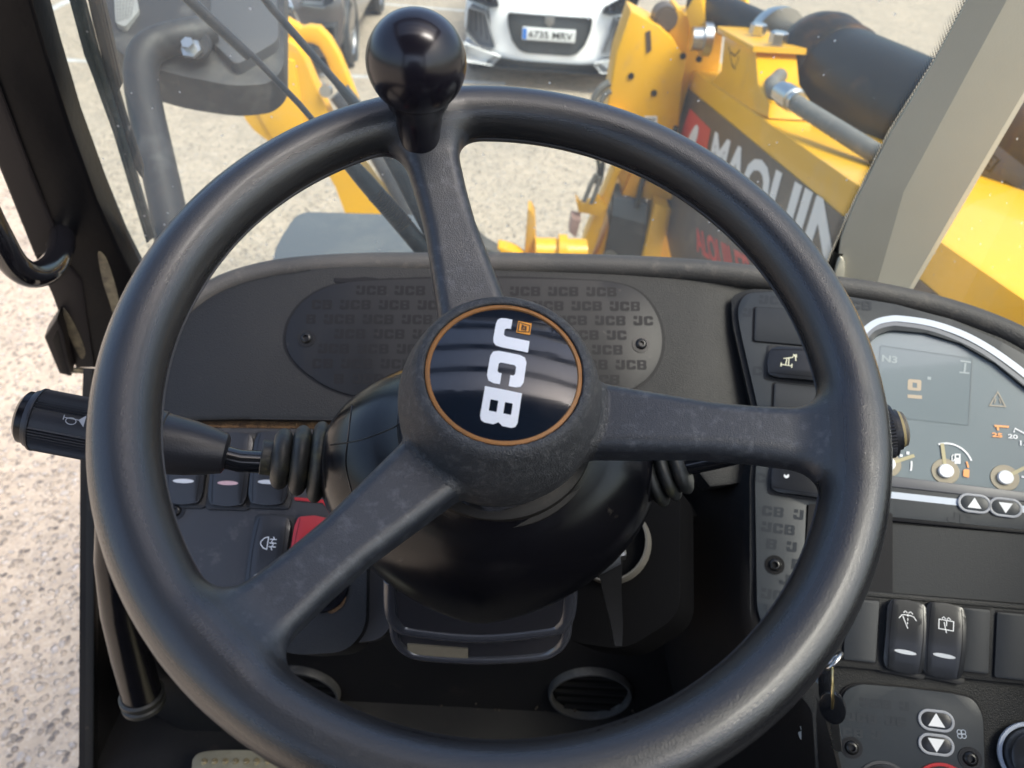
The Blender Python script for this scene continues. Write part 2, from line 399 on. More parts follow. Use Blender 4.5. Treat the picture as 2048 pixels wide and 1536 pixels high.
def lathe_bm(O, axis, prof, seg=40, bm=None, sx=None, ridge=None):
    """prof = [(h, r)]; axis from O"""
    bm = bm or bmesh.new(); n = axis.normalized()
    ex = (sx - n * sx.dot(n)).normalized() if sx is not None else n.orthogonal().normalized(); ey = n.cross(ex); rings = []
    for h, r in prof:
        if r < 1e-6: rings.append([bm.verts.new(O + n * h)]); continue
        rings.append([bm.verts.new(O + n * h + (ex * math.cos(a) + ey * math.sin(a)) * (r * (ridge(a, h) if ridge else 1))) for a in (2 * math.pi * j / seg for j in range(seg))])
    for A, B in zip(rings, rings[1:]):
        if len(A) == 1 and len(B) == 1: continue
        for j in range(seg):
            k = (j + 1) % seg
            if len(A) == 1: bm.faces.new((A[0], B[k], B[j]))
            elif len(B) == 1: bm.faces.new((A[j], A[k], B[0]))
            else: bm.faces.new((A[j], A[k], B[k], B[j]))
    if len(rings[0]) > 1: bm.faces.new(rings[0][::-1])
    if len(rings[-1]) > 1: bm.faces.new(rings[-1])
    return bm
def lathe(name, O, axis, prof, m, parent=None, **k):
    ang = k.pop('angle', 38); return fin(lathe_bm(O, axis, prof, **k), name, m, parent, ang)
def grid_bm(rows, bm=None, wrap=False):
    bm = bm or bmesh.new(); V = [[bm.verts.new(p) for p in r] for r in rows]
    for A, B in zip(V, V[1:]):
        k = len(A)
        for j in range(k if wrap else k - 1): bm.faces.new((A[j], A[(j + 1) % k], B[(j + 1) % k], B[j]))
    return bm
def loft(name, rows, m, parent=None, thick=0, smooth=4, angle=60):
    """surface through rows of (px,py,depth) points, with a real thickness behind it"""
    R2 = [spline(r, smooth, False) for r in rows]
    cols = list(zip(*R2)); C2 = [spline(c, smooth, False) for c in cols]
    G = [[P(*p) for p in r] for r in zip(*C2)]
    bm = grid_bm(G)
    if thick:
        bmesh.ops.recalc_face_normals(bm, faces=bm.faces)
        f = bm.faces[:][len(bm.faces) // 2]
        if f.normal.dot(CAM - f.calc_center_median()) < 0: bmesh.ops.reverse_faces(bm, faces=bm.faces)
        bmesh.ops.solidify(bm, geom=bm.faces[:], thickness=thick)
    return fin(bm, name, m, parent, angle)
def box_bm(O, ex, ey, ez, bm=None, bev=0):
    b2 = bmesh.new(); r = bmesh.ops.create_cube(b2, size=1)
    if bev: 
        M_ = Matrix.Diagonal((ex.length, ey.length, ez.length, 1)); bmesh.ops.transform(b2, matrix=M_, verts=b2.verts)
        bmesh.ops.bevel(b2, geom=b2.edges[:], offset=bev, segments=2, affect='EDGES')
        for v in b2.verts: v.co = O + ex.normalized() * v.co.x + ey.normalized() * v.co.y + ez.normalized() * v.co.z
    else:
        for v in b2.verts: v.co = O + ex * v.co.x + ey * v.co.y + ez * v.co.z
    if bm is None: return b2
    me = bpy.data.meshes.new('t'); b2.to_mesh(me); b2.free(); bm.from_mesh(me); bpy.data.meshes.remove(me); return bm

# letters drawn as outlines, unit square each
LJ = [[(.62, 1), (1, 1), (1, .26), (.97, .1), (.88, .02), (.74, 0), (.24, 0), (.1, .03), (.02, .11), (0, .25), (0, .44), (.34, .44), (.34, .33), (.39, .27), (.57, .27), (.62, .33)]]
LC = [[(1, .38), (1, .2), (.95, .06), (.8, 0), (.2, 0), (.05, .06), (0, .2), (0, .8), (.05, .94), (.2, 1), (.8, 1), (.95, .94), (1, .8), (1, .62), (.67, .62), (.67, .69), (.62, .74), (.4, .74), (.35, .69), (.35, .31), (.4, .26), (.62, .26), (.67, .31), (.67, .38)]]
LB = [[(0, 0), (.84, 0), (.95, .04), (1, .14), (1, .38), (.92, .5), (1, .62), (1, .86), (.95, .96), (.84, 1), (0, 1)], [(.34, .2), (.34, .41), (.66, .41), (.66, .2)], [(.34, .59), (.34, .8), (.66, .8), (.66, .59)]]
def jcb(aff, small=True, gap=.16, slant=0.0):
    """the three letters as loops, through an affine map (x 0..3.32, y 0..1)"""
    out = []
    for i, Lt in enumerate((LJ, LC, LB)):
        out.append([[aff(p[0] + slant * p[1] + i * (1 + gap), p[1]) for p in lp] for lp in Lt])
    if small: out.append([[aff(x + slant * y, y) for x, y in ((.05, .66), (.44, .66), (.44, 1.02), (.05, 1.02))]])
    return out
def aff3(bl, br, tl, W_, H_=1.0):
    bl, br, tl = Vector(bl), Vector(br), Vector(tl)
    return lambda x, y: tuple(bl + (br - bl) * (x / W_) + (tl - bl) * (y / H_))
def inside(p, poly):
    c = False; j = len(poly) - 1
    for i in range(len(poly)):
        if (poly[i][1] > p[1]) != (poly[j][1] > p[1]) and p[0] < (poly[j][0] - poly[i][0]) * (p[1] - poly[i][1]) / (poly[j][1] - poly[i][1]) + poly[i][0]: c = not c
        j = i
    return c
def pattern(name, fr, poly, parent, m, h, origin, w_, hh, px_, py_, rows, cols, avoid=(), dirv=(1, 0)):
    items = []; d = Vector(dirv).normalized(); nrm = Vector((-d.y, d.x))
    for r in range(rows):
        for c in range(cols):
            o = Vector(origin) + d * (c * px_ - (r % 2) * px_ / 2 + (r % 3) * .004) - nrm * (r * py_)
            aff = lambda x, y: tuple(o + d * (x * w_ / 3.32) + nrm * (y * hh))
            cor = [aff(0, 0), aff(3.32, 0), aff(0, 1), aff(3.32, 1)]
            four = jcb(aff); ok = [all(inside(q, poly) for q in L_[0]) and not any(inside(q, a) for a in avoid for q in L_[0]) for L_ in four]
            ok[3] = ok[3] and ok[0]; items += [L_ for L_, k_ in zip(four, ok) if k_]
    if items: return prints(name, items, fr, h, m, parent)
def text_mesh(s, bold=0.0):
    cu = bpy.data.curves.new('txt', 'FONT'); cu.body = s; cu.offset = bold; cu.resolution_u = 3
    o = bpy.data.objects.new('txt', cu); sc.collection.objects.link(o)
    dg = bpy.context.evaluated_depsgraph_get(); me = bpy.data.meshes.new_from_object(o.evaluated_get(dg))
    bpy.data.objects.remove(o); return me
def text_on(name, s, fr, bl, br, tl, h, m, parent, bold=0.0, frame_px=True):
    """lettering laid on a frame: bl, br, tl are the picture points (or frame points) of its corners"""
    me = text_mesh(s, bold); co = np.array([v.co[:2] for v in me.vertices])
    lo, hi = co.min(0), co.max(0)
    if frame_px: bl, br, tl = fr.uv(*bl), fr.uv(*br), fr.uv(*tl)
    a = aff3(bl, br, tl, 1.0)
    for v in me.vertices:
        x, y = (v.co.x - lo[0]) / (hi[0] - lo[0]), (v.co.y - lo[1]) / (hi[1] - lo[1])
        q = a(x, y); v.co = fr.w(q[0], q[1], h)
    me.name = name; return put(name, me, m, parent)
def screw(fr, px, py, parent, r=.0052, h=.0):
    u, v = fr.uv(px, py); O = fr.w(u, v, h)
    hd = lathe('bolt', O, fr.n, [(0, r * 1.25), (.0012, r * 1.25), (.0012, r), (.0030, r * .88), (.0040, r * .62), (.0040, r * .45), (.0012, r * .42), (.0012, 0)], M_bolt, parent, seg=24)
    lathe('washer_ring', O, fr.n, [(.0004, r * 1.5), (.0008, r * 1.5), (.0008, r * 1.26), (.0004, r * 1.26)], M_bolt, hd, seg=24)
    return hd


M_glass2 = glass_material('side_glass', (.80, .84, .80), .008, .012)

# ================================================================== STEERING WHEEL
def recam(v):      # fitted without roll -> with roll
    v = Vector(v); return CR * v.dot(_R0) + CU * v.dot(_U0) + CF * v.dot(CF)
WC = CAM + recam((-0.00420, 0.29619, -0.21988))
WN = recam((.07768, -.44179, .89375)).normalized(); W1 = recam((.99624, 0, -.08659)).normalized(); W2 = WN.cross(W1)
WF = Fr(WC, W1, WN)
def wpt(x, y, z=0): return WC + W1 * x + W2 * y + WN * z
wheel = empty('steering_wheel', 'large black three spoke steering wheel with a ball knob on its top rim', 'steering wheel', WC)
RR = .172
SPK = [R_(108.2), R_(-7.0), R_(-129.6)]
def smin(a, b, k):
    h = np.clip(.5 + .5 * (b - a) / k, 0, 1); return b * (1 - h) + a * h - k * h * (1 - h)
def sdf(X, Y, Z):
    rho = np.sqrt(X * X + Y * Y)
    # rim: slightly deeper than wide
    q = np.sqrt((rho - RR) ** 2 + (Z * .93) ** 2); rim = q - .0148
    sp = None
    for a in SPK:
        c, s = math.cos(a), math.sin(a)
        u = X * c + Y * s; v = -X * s + Y * c
        t = np.clip((u - .03) / .135, 0, 1)
        hz = -.034 + .030 * t                       # climbs from the hub to the rim
        hw = .0210 - .0070 * np.clip(t / .55, 0, 1) + .002 * np.clip((t - .7) / .3, 0, 1); ht = .0125 - .0035 * t
        du = np.maximum(np.maximum(.02 - u, u - .166), 0)
        dv = np.maximum(np.abs(v) - hw + .007, 0); dz = np.maximum(np.abs(Z - hz) - ht + .007, 0)
        d = np.sqrt(du ** 2 + dv ** 2 + dz ** 2) - .007
        sp = d if sp is None else np.minimum(sp, d)
    # hub: a drum, flared at half height
    rad = .0430 + .0085 * np.sin(np.clip((.006 - Z) / .032, 0, 1) * math.pi / 2) - .005 * np.clip((-Z - .036) / .02, 0, 1)
    dr = rho - rad + .004; dz = np.abs(Z + .0245) - .0325 + .004
    hub = np.minimum(np.maximum(dr, dz), 0) + np.sqrt(np.maximum(dr, 0) ** 2 + np.maximum(dz, 0) ** 2) - .004
    hub = np.maximum(hub, -(np.maximum(rho - .0376, -(Z - .0055))))   # seat for the badge
    body = smin(rim, sp, .017)
    far = np.clip((rho - .09) / .02, 0, 1)
    return np.where(rho > .115, body, smin(np.minimum(sp, 1), hub, .005) * (1 - far) + smin(body, hub, .005) * far)
def surface_nets(lo, hi, step):
    ax = [np.arange(lo[i], hi[i], step) for i in range(3)]
    X, Y, Z = np.meshgrid(*ax, indexing='ij'); S = sdf(X, Y, Z); nx, ny, nz = S.shape
    c = S < 0
    cs = [(i, j, k) for i in (0, 1) for j in (0, 1) for k in (0, 1)]
    def sub(a, o): return a[o[0]:nx - 1 + o[0], o[1]:ny - 1 + o[1], o[2]:nz - 1 + o[2]]
    cnt = sum(sub(c, o).astype(np.int8) for o in cs); act = (cnt > 0) & (cnt < 8)
    acc = np.zeros(act.shape + (3,)); num = np.zeros(act.shape)
    for a in cs:
        for d in range(3):
            if a[d]: continue
            b = list(a); b[d] = 1; b = tuple(b)
            sa, sb = sub(S, a), sub(S, b); cr = (sub(c, a) != sub(c, b))
            den = np.where(cr, sa - sb, 1); t = np.where(cr, sa / den, 0)
            for e in range(3): acc[..., e] += np.where(cr, a[e] + (t if e == d else 0), 0)
            num += cr
    idx = -np.ones(act.shape, int); I = np.argwhere(act); idx[act] = np.arange(len(I))
    V = np.array(lo) + (I + acc[act] / num[act][:, None]) * step
    F = []
    for d in range(3):
        e1, e2 = [(1, 2), (2, 0), (0, 1)][d]
        sl0 = [slice(1, n - 1) for n in (nx, ny, nz)]
        sl1 = list(sl0); sl0[d] = slice(0, (nx, ny, nz)[d] - 1); sl1[d] = slice(1, (nx, ny, nz)[d])
        a, b = c[tuple(sl0)], c[tuple(sl1)]
        for want, flip in ((True, False), (False, True)):
            E_ = np.argwhere((a != b) & (a == want))
            if not len(E_): continue
            off = np.array([1, 1, 1]); off[d] = 0; p = E_ + off
            def cell(da, db):
                q = p.copy(); q[:, e1] -= da; q[:, e2] -= db; return idx[q[:, 0], q[:, 1], q[:, 2]]
            Q = np.stack([cell(1, 1), cell(0, 1), cell(0, 0), cell(1, 0)], 1)
            F.append(Q[:, ::-1] if flip else Q)
    return V, np.concatenate(F)
WV, WFc = surface_nets((-.195, -.195, -.062), (.195, .195, .022), .0017)
for _ in range(2):                                           # settle onto the exact surface
    e = 2e-4; x, y, z = WV.T
    g = np.stack([(sdf(x + e, y, z) - sdf(x - e, y, z)), (sdf(x, y + e, z) - sdf(x, y - e, z)), (sdf(x, y, z + e) - sdf(x, y, z - e))], 1) / (2 * e)
    g2 = (g * g).sum(1)[:, None] + 1e-9; WV = WV - g * sdf(x, y, z)[:, None] / g2 * .8
e = 6e-4; x, y, z = WV.T
g = np.stack([(sdf(x + e, y, z) - sdf(x - e, y, z)), (sdf(x, y + e, z) - sdf(x, y - e, z)), (sdf(x, y, z + e) - sdf(x, y, z - e))], 1)
WNn = g / (np.linalg.norm(g, axis=1)[:, None] + 1e-12)
B3 = np.array([list(W1), list(W2), list(WN)])
def wheel_piece(name, mask, m):
    F = WFc[mask]; used, inv = np.unique(F, return_inverse=True); F = inv.reshape(F.shape)
    me = bpy.data.meshes.new(name); co = WV[used] @ B3 + np.array(WC)
    me.from_pydata(co.tolist(), [], F.tolist()); me.update()
    me.polygons.foreach_set('use_smooth', [True] * len(F))
    v = WV[used]; th = np.arctan2(v[:, 1], v[:, 0]); ph = np.arctan2(v[:, 2], np.hypot(v[:, 0], v[:, 1]) - RR)
    s_ = .5 + .22 * np.sin(ph * 5 + .7 * np.sin(2 * th + 1)) + .16 * np.sin(ph * 13 + 1.3 * np.sin(th * 3)) + .12 * np.sin(ph * 29 + np.sin(th * 7) + 2) + .10 * np.sin(th * 11 + ph * 2)
    at = me.attributes.new('wear', 'FLOAT', 'POINT'); at.data.foreach_set('value', np.clip(s_, 0, 1).astype(np.float32))
    me.normals_split_custom_set_from_vertices((WNn[used] @ B3).tolist())
    return put(name, me, m, wheel)
fc = WV[WFc].mean(1); rho = np.hypot(fc[:, 0], fc[:, 1]); ang = np.arctan2(fc[:, 1], fc[:, 0])
is_rim = rho > .1555; is_hub = rho < .0545; mid = ~(is_rim | is_hub)
wheel_piece('rim', is_rim, M_wheel)
wheel_piece('hub', is_hub, M_hub)
dif = np.stack([np.abs((ang - a + np.pi) % (2 * np.pi) - np.pi) for a in SPK]); near = dif.argmin(0)
for i in range(3): wheel_piece('spoke', mid & (near == i), M_spoke)
# moulding line round the inside of the rim
for a0, a1 in ((SPK[1], SPK[0]), (SPK[0], SPK[2] + 2 * math.pi), (SPK[2], SPK[1])):
    a0 += .12; a1 -= .12; pts = []
    for i in range(61):
        a = a0 + (a1 - a0) * i / 60; edge = min(i, 60 - i) / 60
        pts.append(wpt((RR - .0138) * math.cos(a), (RR - .0138) * math.sin(a), -.0052))
    tube('moulding_line', pts, .0009, mat('line_rubber', (.05, .05, .055), .6), wheel, seg=6)
# badge in the hub
HT = WC + WN * .0058; WF0 = WF; WF = Fr(HT, W1, WN)
dome = lambda u, v: .0034 * (1 - (u * u + v * v) / .036 ** 2)
ring = lathe('badge_ring', HT, WN, [(-.001, .0372), (.0010, .0372), (.0014, .0366), (.0014, .0354), (.0004, .0349), (-.001, .0349)], M_orange, wheel, seg=96)
cap = slab('badge', [ell(0, 0, .0351, .0351, 96)], WF, .0004, -.0008, M_cap, wheel, cuts=.006, hfun=dome)
CRP = lambda cx, cy: (550 + .390625 * cx, 500 + .390625 * cy)
bl, br, tl = WF.uv(*CRP(1136, 352)), WF.uv(*CRP(1040, 912)), WF.uv(*CRP(1322, 368))
bl, br, tl = Vector(bl), Vector(br), Vector(tl)
ex_ = (br - bl).normalized(); tl = bl + Vector((-ex_.y, ex_.x)) * (tl - bl).length * .97
a3 = aff3(bl, br, tl, 3.40)
prints('badge_lettering', jcb(a3, small=False, gap=.13, slant=.04), WF, .0007, M_cream, cap, cuts=.004, hfun=dome)
sq = [a3(*q) for q in ((.03, .60), (.44, .60), (.45, .99), (.04, .99))]
prints('badge_logo', [[sq]], WF, .0007, M_logo, cap, cuts=.004, hfun=dome)
fr_ = [a3(*q) for q in ((.08, .64), (.40, .64), (.36, .95), (.13, .95))]
lt = jcb(lambda x, y: a3(.145 + x * .056, .72 + y * .15), small=False)
prints('badge_logo_lettering', [cstroke(fr_, .0005)] + lt, WF, .00085, M_black, cap, hfun=dome)
WF = WF0
# ball knob
KQ = hit(839, 279, WC, WN)
BC = KQ + WN * .053; rb = .0252
prof = [(-.002, .0118), (.006, .0118), (.011, .0122), (.020, .0134), (.026, .0148), (.0295, .0166)]
for i in range(1, 25):
    a = R_(-50 + 140 * i / 24); prof.append((.053 + rb * math.sin(a), max(rb * math.cos(a), 0) if i < 24 else 0))
knob = lathe('spinner_knob', KQ, WN, prof, M_ball, wheel, seg=72, angle=80)
lathe('knob_seam', KQ, WN, [(.0320, .0135), (.0322, .0162), (.0328, .0164), (.0334, .0150)], M_bolt, knob, seg=48)

# ================================================================== STEERING COLUMN
column = empty('steering_column', 'gloss black steering column cover under the wheel hub', 'steering column', wpt(0, 0, -.2))
secs = [(-.052, .050, .050, 0), (-.060, .060, .058, 0), (-.072, .078, .070, -.002), (-.088, .094, .080, -.002), (-.105, .101, .086, -.002), (-.125, .104, .090, 0),
        (-.145, .101, .090, 0), (-.165, .093, .085, 0), (-.185, .079, .074, .002), (-.203, .058, .056, .004), (-.215, .034, .034, .006)]
rows = []
for h, a, b, cy in spline([s for s in secs], 3, False):
    r = []
    for j in range(72):
        t = 2 * math.pi * j / 72; e_ = 2 / 2.5
        c_, s_ = math.cos(t), math.sin(t)
        if s_ > 0: r.append(wpt(a * math.copysign(abs(c_) ** 1.15, c_) - .001, b * .80 * abs(s_) ** 1.0 + cy, h))
        else: r.append(wpt(a * math.copysign(abs(c_) ** 1.30, c_) - .001, b * math.copysign(abs(s_) ** 1.0, s_) + cy, h))
    rows.append(r)
bm = grid_bm(rows, wrap=True); bm.faces.new([v for v in bm.verts[:72]]); bm.verts.ensure_lookup_table(); bm.faces.new(bm.verts[-72:])
shroud = fin(bm, 'shroud', M_gloss, column, 60)
# parting line between upper and lower shell, on the left flank and the right flank
from mathutils.bvhtree import BVHTree
_sm = shroud.data; _bv = BVHTree.FromPolygons([v.co.copy() for v in _sm.vertices], [tuple(p.vertices) for p in _sm.polygons])
def on_shroud(pts):
    out = []
    for x, y in spline(pts, 5, False):
        r = _bv.ray_cast(CAM, D(x, y).normalized())
        if r[0] is not None: out.append(r[0])
    return out
for pth in ([(662, 890), (720, 880), (780, 858), (800, 846)], [(704, 812), (697, 870), (692, 930), (704, 985)]):
    q_ = on_shroud(pth)
    if len(q_) > 3: tube('parting_line', q_, .0005, M_bolt, shroud, seg=6)
lathe('collar', WC, WN, [(-.070, .0), (-.070, .060), (-.064, .0595), (-.0625, .057), (-.060, .0565), (-.0585, .054), (-.054, .0535), (-.052, .050), (-.052, 0)], mat('dusty_collar', (.014, .013, .012), .6, spec=.3, dust=(60, .56, (.12, .10, .08), .35)), column, seg=72)
# box at the foot of the column
M_box = mat('box_gloss', (.022, .022, .027), .28, spec=.9)
BX = plane3((780, 1200, .56), (1140, 1200, .56), (960, 1340, .60))
def ubox(x0, x1, y0, y1, bulge, r=30):
    return rpoly(BX.px([(x0, y0), (x0, y1 - 30), (x0 + 35, y1), ((x0 + x1) / 2, y1 + bulge), (x1 - 35, y1), (x1, y1 - 30), (x1, y0)]), .012)
lower = slab('lower_cover', [ubox(778, 1144, 1130, 1238, 14)], BX, .012, -.03, M_box, column, bevel=.010, seg=5)
rim_ = spline(BX.px([(786, 1140), (787, 1202), (800, 1228), (830, 1240), (960, 1252), (1092, 1240), (1122, 1228), (1135, 1202), (1138, 1140)]), 5, False)
tube('cover_highlight', [BX.w(u, v, .0085) for u, v in rim_], .0058, mat('highlight_gloss', (.035, .037, .046), .24, spec=1.0), lower, seg=12, angle=80)  # bead added to draw the highlight along the cover edge, paler than the box
slab('lower_cover_skirt', [ubox(783, 1140, 1150, 1322, 14)], BX, -.002, -.05, M_box, column, bevel=.004, seg=3)
slab('lower_cover_base', [ubox(794, 1126, 1160, 1342, 14)], BX, -.012, -.10, M_box, column, bevel=.006, seg=3)
for nm_, dy, hh, wx in (('skirt_highlight', 52, -.003, 2), ('base_highlight', 74, -.013, 12)):  # more added beads, standing in for highlights on the two lower steps
    rr_ = spline(BX.px([(784 + wx, 1190 + dy), (790 + wx, 1232 + dy), (812 + wx, 1256 + dy), (850, 1266 + dy), (960, 1272 + dy), (1072, 1266 + dy), (1112 - wx, 1254 + dy), (1132 - wx, 1230 + dy), (1138 - wx, 1190 + dy)]), 5, False)
    tube(nm_, [BX.w(u, v, hh) for u, v in rr_], .0040, MATS['highlight_gloss'], lower, seg=10, angle=80)
slab('data_strip', [rpoly(BX.px([(814, 1290), (936, 1300), (936, 1322), (816, 1314)]), .001)], BX, -.0008, -.003, mat('data_strip_film', (.18, .16, .12), .35, bump=(60, .3, .002)), lower)

# stalks --------------------------------------------------------------
def bellows(parent, A, B, rs, m):
    d = B - A; L = d.length; prof = []; k = len(rs)
    prof.append((0, 0)); prof.append((0, rs[0] * .82))
    for i, r in enumerate(rs):
        x0, x1 = L * i / k, L * (i + 1) / k
        for j in range(9):
            t = j / 8; prof.append((x0 + (x1 - x0) * t, r * (.74 + .26 * math.sin(math.pi * t) ** .6)))
    prof.append((L, 0)); return lathe('bellows', A, d, prof, m, parent, seg=48, angle=75)
# left stalk
S0, S1 = P(655, 925, .470), P(548, 913, .462)
lst = empty('indicator_stalk', 'left stalk with ribbed rubber bellows and a knurled grip marked with a horn', 'control stalk', S0)
bellows(lst, S0, P(545, 916, .462), (.0250, .0215, .0185), M_rubber)
lathe('bellows_neck', P(560, 918, .463), P(525, 914, .460) - P(560, 918, .463), [(0, 0), (0, .0105), (.0105, .0105), (.0112, .0098), (.0112, 0)], M_rubber, lst, seg=32)
tube('rod', [P(570, 920, .463), P(520, 924, .458), (P(480, 922, .455)), P(440, 912, .452), P(400, 902, .450)], .0068, M_rod, lst, seg=20)
gA, gB = P(455, 908, .4535), P(322, 886, .444)
ax = (gB - gA)
lathe('grip_cone', gA, ax, [(0, 0), (0, .0095), (.0015, .0118), (.008, .0135), (.020, .0160), (ax.length * .96, .0178), (ax.length * .98, .0186), (ax.length + .004, .0186), (ax.length + .004, 0)], M_grip, lst, seg=48)
gC = P(62, 836, .430); ax2 = (gC - gB); L2 = ax2.length
up_l = (CAM - gB).normalized()
def flat_ridge(a, h):
    # knurled apart from a smooth band where the horn mark is
    d_ = abs((a + math.pi) % (2 * math.pi) - math.pi)
    return 1 + (.032 * (1 if int(a / (2 * math.pi) * 130 + .5) % 2 else -1) if d_ > .30 else -.012)
grip = lathe('grip', gB, ax2, [(.003, 0), (.003, .0172), (L2 * .30, .0172), (L2 * .93, .0170), (L2 * .93, 0)], M_grip, lst, seg=130, sx=up_l, ridge=flat_ridge, angle=20)
lathe('grip_ring', gB, ax2, [(L2 * .925, 0), (L2 * .925, .0168), (L2 * .93, .0178), (L2 * .945, .0178), (L2 * .95, .0166), (L2 * .985, .0160), (L2 * .988, 0)], M_grip, lst, seg=48)
btn = lathe('horn_button', gB, ax2, [(L2 * .98, 0), (L2 * .98, .0148), (L2 * 1.04, .0146), (L2 * 1.065, .0125), (L2 * 1.08, .009), (L2 * 1.088, .004), (L2 * 1.09, 0)], M_gloss, lst, seg=48)
# horn mark on the smooth band
Oh = hit(146, 838, gB + (CAM - gB).normalized() * .0172, (CAM - gB))
hf = Fr(Oh, -ax2.normalized(), (up_l - ax2.normalized() * up_l.dot(ax2.normalized())))
s_ = .0032
horn = [[stroke([(-1.3 * s_, 0), (1.2 * s_, 0)], .0004)], [[(1.0 * s_, .12 * s_), (1.9 * s_, 1.0 * s_), (1.9 * s_, -1.0 * s_), (1.0 * s_, -.12 * s_)]],
        [stroke([(-1.4 * s_, .4 * s_), (-1.4 * s_, -.4 * s_)], .0005)], cstroke(ell(-.2 * s_, -.4 * s_, .8 * s_, .55 * s_, 20), .0004)]
prints('horn_mark', horn, hf, .0003, mat('stalk_print', (.42, .43, .46), .5), grip)
# right stalk
T0, T1 = P(1298, 952, .470), P(1374, 930, .462)
rst = empty('wiper_stalk', 'right stalk with rubber bellows and a ribbed dial end in front of the gauges', 'control stalk', T0)
bellows(rst, T0, T1, (.0205, .0190, .0170), M_rubber)
tube('rod', [P(1366, 930, .463), P(1480, 905, .455), P(1560, 893, .450)], .0068, M_rod, rst, seg=20)
rA, rB = P(1540, 896, .452), P(1775, 862, .436); rx = rB - rA; rl = rx.length
lathe('grip_cone', rA, rx, [(0, 0), (0, .0095), (.010, .0135), (.02, .0150), (.022, 0)], M_grip, rst, seg=40)
lathe('grip', rA, rx, [(.020, 0), (.020, .0142), (rl * .97, .0142), (rl * .97, 0)], M_grip, rst, seg=40)
lathe('dial', rA, rx, [(rl * .90, 0), (rl * .90, .0148), (rl * 1.02, .0152), (rl * 1.02, 0)], M_grip, rst, seg=100, ridge=lambda a, h: 1 + .022 * (1 if int(a / (2 * math.pi) * 100 + .5) % 2 else -1), angle=20)
lathe('dial_ring', rA, rx, [(rl * 1.02, 0), (rl * 1.02, .0146), (rl * 1.045, .0146), (rl * 1.05, .0118), (rl * 1.09, .0116), (rl * 1.09, 0)], M_grip, rst, seg=48)
lathe('dial_band', rA, rx, [(rl * 1.088, 0), (rl * 1.088, .0104), (rl * 1.115, .0102), (rl * 1.115, 0)], mat('dusty_band', (.30, .24, .12), .6), rst, seg=48)
lathe('end_button', rA, rx, [(rl * 1.113, 0), (rl * 1.113, .0100), (rl * 1.135, .0098), (rl * 1.15, .0080), (rl * 1.155, 0)], mat('dusty_button', (.10, .09, .075), .5), rst, seg=48)

# ================================================================== GROUND
bm = bmesh.new(); bmesh.ops.create_grid(bm, x_segments=1, y_segments=1, size=1)
for v in bm.verts: v.co = Vector((v.co.x * 150, v.co.y * 150 + 60, 0))
g_ = fin(bm, 'ground', M_ground); g_['kind'] = 'structure'
GF = Fr(Vector((0, 0, 0)), Vector((1, 0, 0)), Vector((0, 0, 1)))
def road_line(a, b, w_=.10):
    o = slab('parking_line', [stroke([GF.uv(*a), GF.uv(*b)], w_)], GF, .004, .0005, M_line); o['kind'] = 'structure'
road_line((60, 116), (470, 140)); road_line((640, 149), (1010, 168)); road_line((740, 6), (930, 22)); road_line((86, 26), (420, -130), .12)

random.seed(11)
b0 = bmesh.new(); bmesh.ops.create_icosphere(b0, subdivisions=1, radius=1)
iv = np.array([v.co[:] for v in b0.verts]); if_ = np.array([[v.index for v in f.verts] for f in b0.faces]); b0.free()
gV, gF = [], []; rg = np.random.default_rng(5)
for i in range(5200):
    if i % 5 < 3: x, y = rg.uniform(-3.6, -.75), rg.uniform(.2, 3.6)
    else: x, y = rg.uniform(-2.6, 2.0), rg.uniform(2.4, 8.5)
    s = rg.choice([.003, .004, .005, .006, .009, .011]) * rg.uniform(.7, 1.3); a_ = rg.uniform(0, 6.28)
    v = iv * (1 + rg.uniform(-.2, .2, iv.shape)) * np.array([1.4 * s, s, .6 * s]); c_, s_ = math.cos(a_), math.sin(a_)
    gV.append(np.stack([v[:, 0] * c_ - v[:, 1] * s_ + x, v[:, 0] * s_ + v[:, 1] * c_ + y, v[:, 2] + s * .2], 1)); gF.append(if_ + i * len(iv))
me_ = bpy.data.meshes.new('gravel'); me_.from_pydata(np.concatenate(gV).tolist(), [], np.concatenate(gF).tolist())
gv = put('gravel', me_, mat('loose_stone', (.30, .27, .24), .85, var=(7, 1, (.46, .42, .37)), dust=(23, .52, (.17, .15, .14), .9))); gv['kind'] = 'stuff'; gv['label'] = 'small loose stones scattered over the pale concrete yard'
# ================================================================== CAB
cab = empty('cab_frame', 'black cab frame with the windscreen, front pillars and roof guard bars', 'cab', Vector((0, .3, 1.38)))
WS = plane3((280, 540, .95), (1660, 530, .97), (80, 0, .72))
edgeL = [(-30, -300), (61, 0), (107, 116), (141, 231), (171, 300), (192, 362), (221, 450), (262, 525), (300, 570), (370, 650)]
edgeR = [(1560, 660), (1652, 535), (1709, 406), (1780, 265), (1862, 137), (1937, 0), (2090, -300)]
scr = slab('windscreen', [WS.px(edgeL + edgeR)], WS, .0, -.005, M_glass, cab)
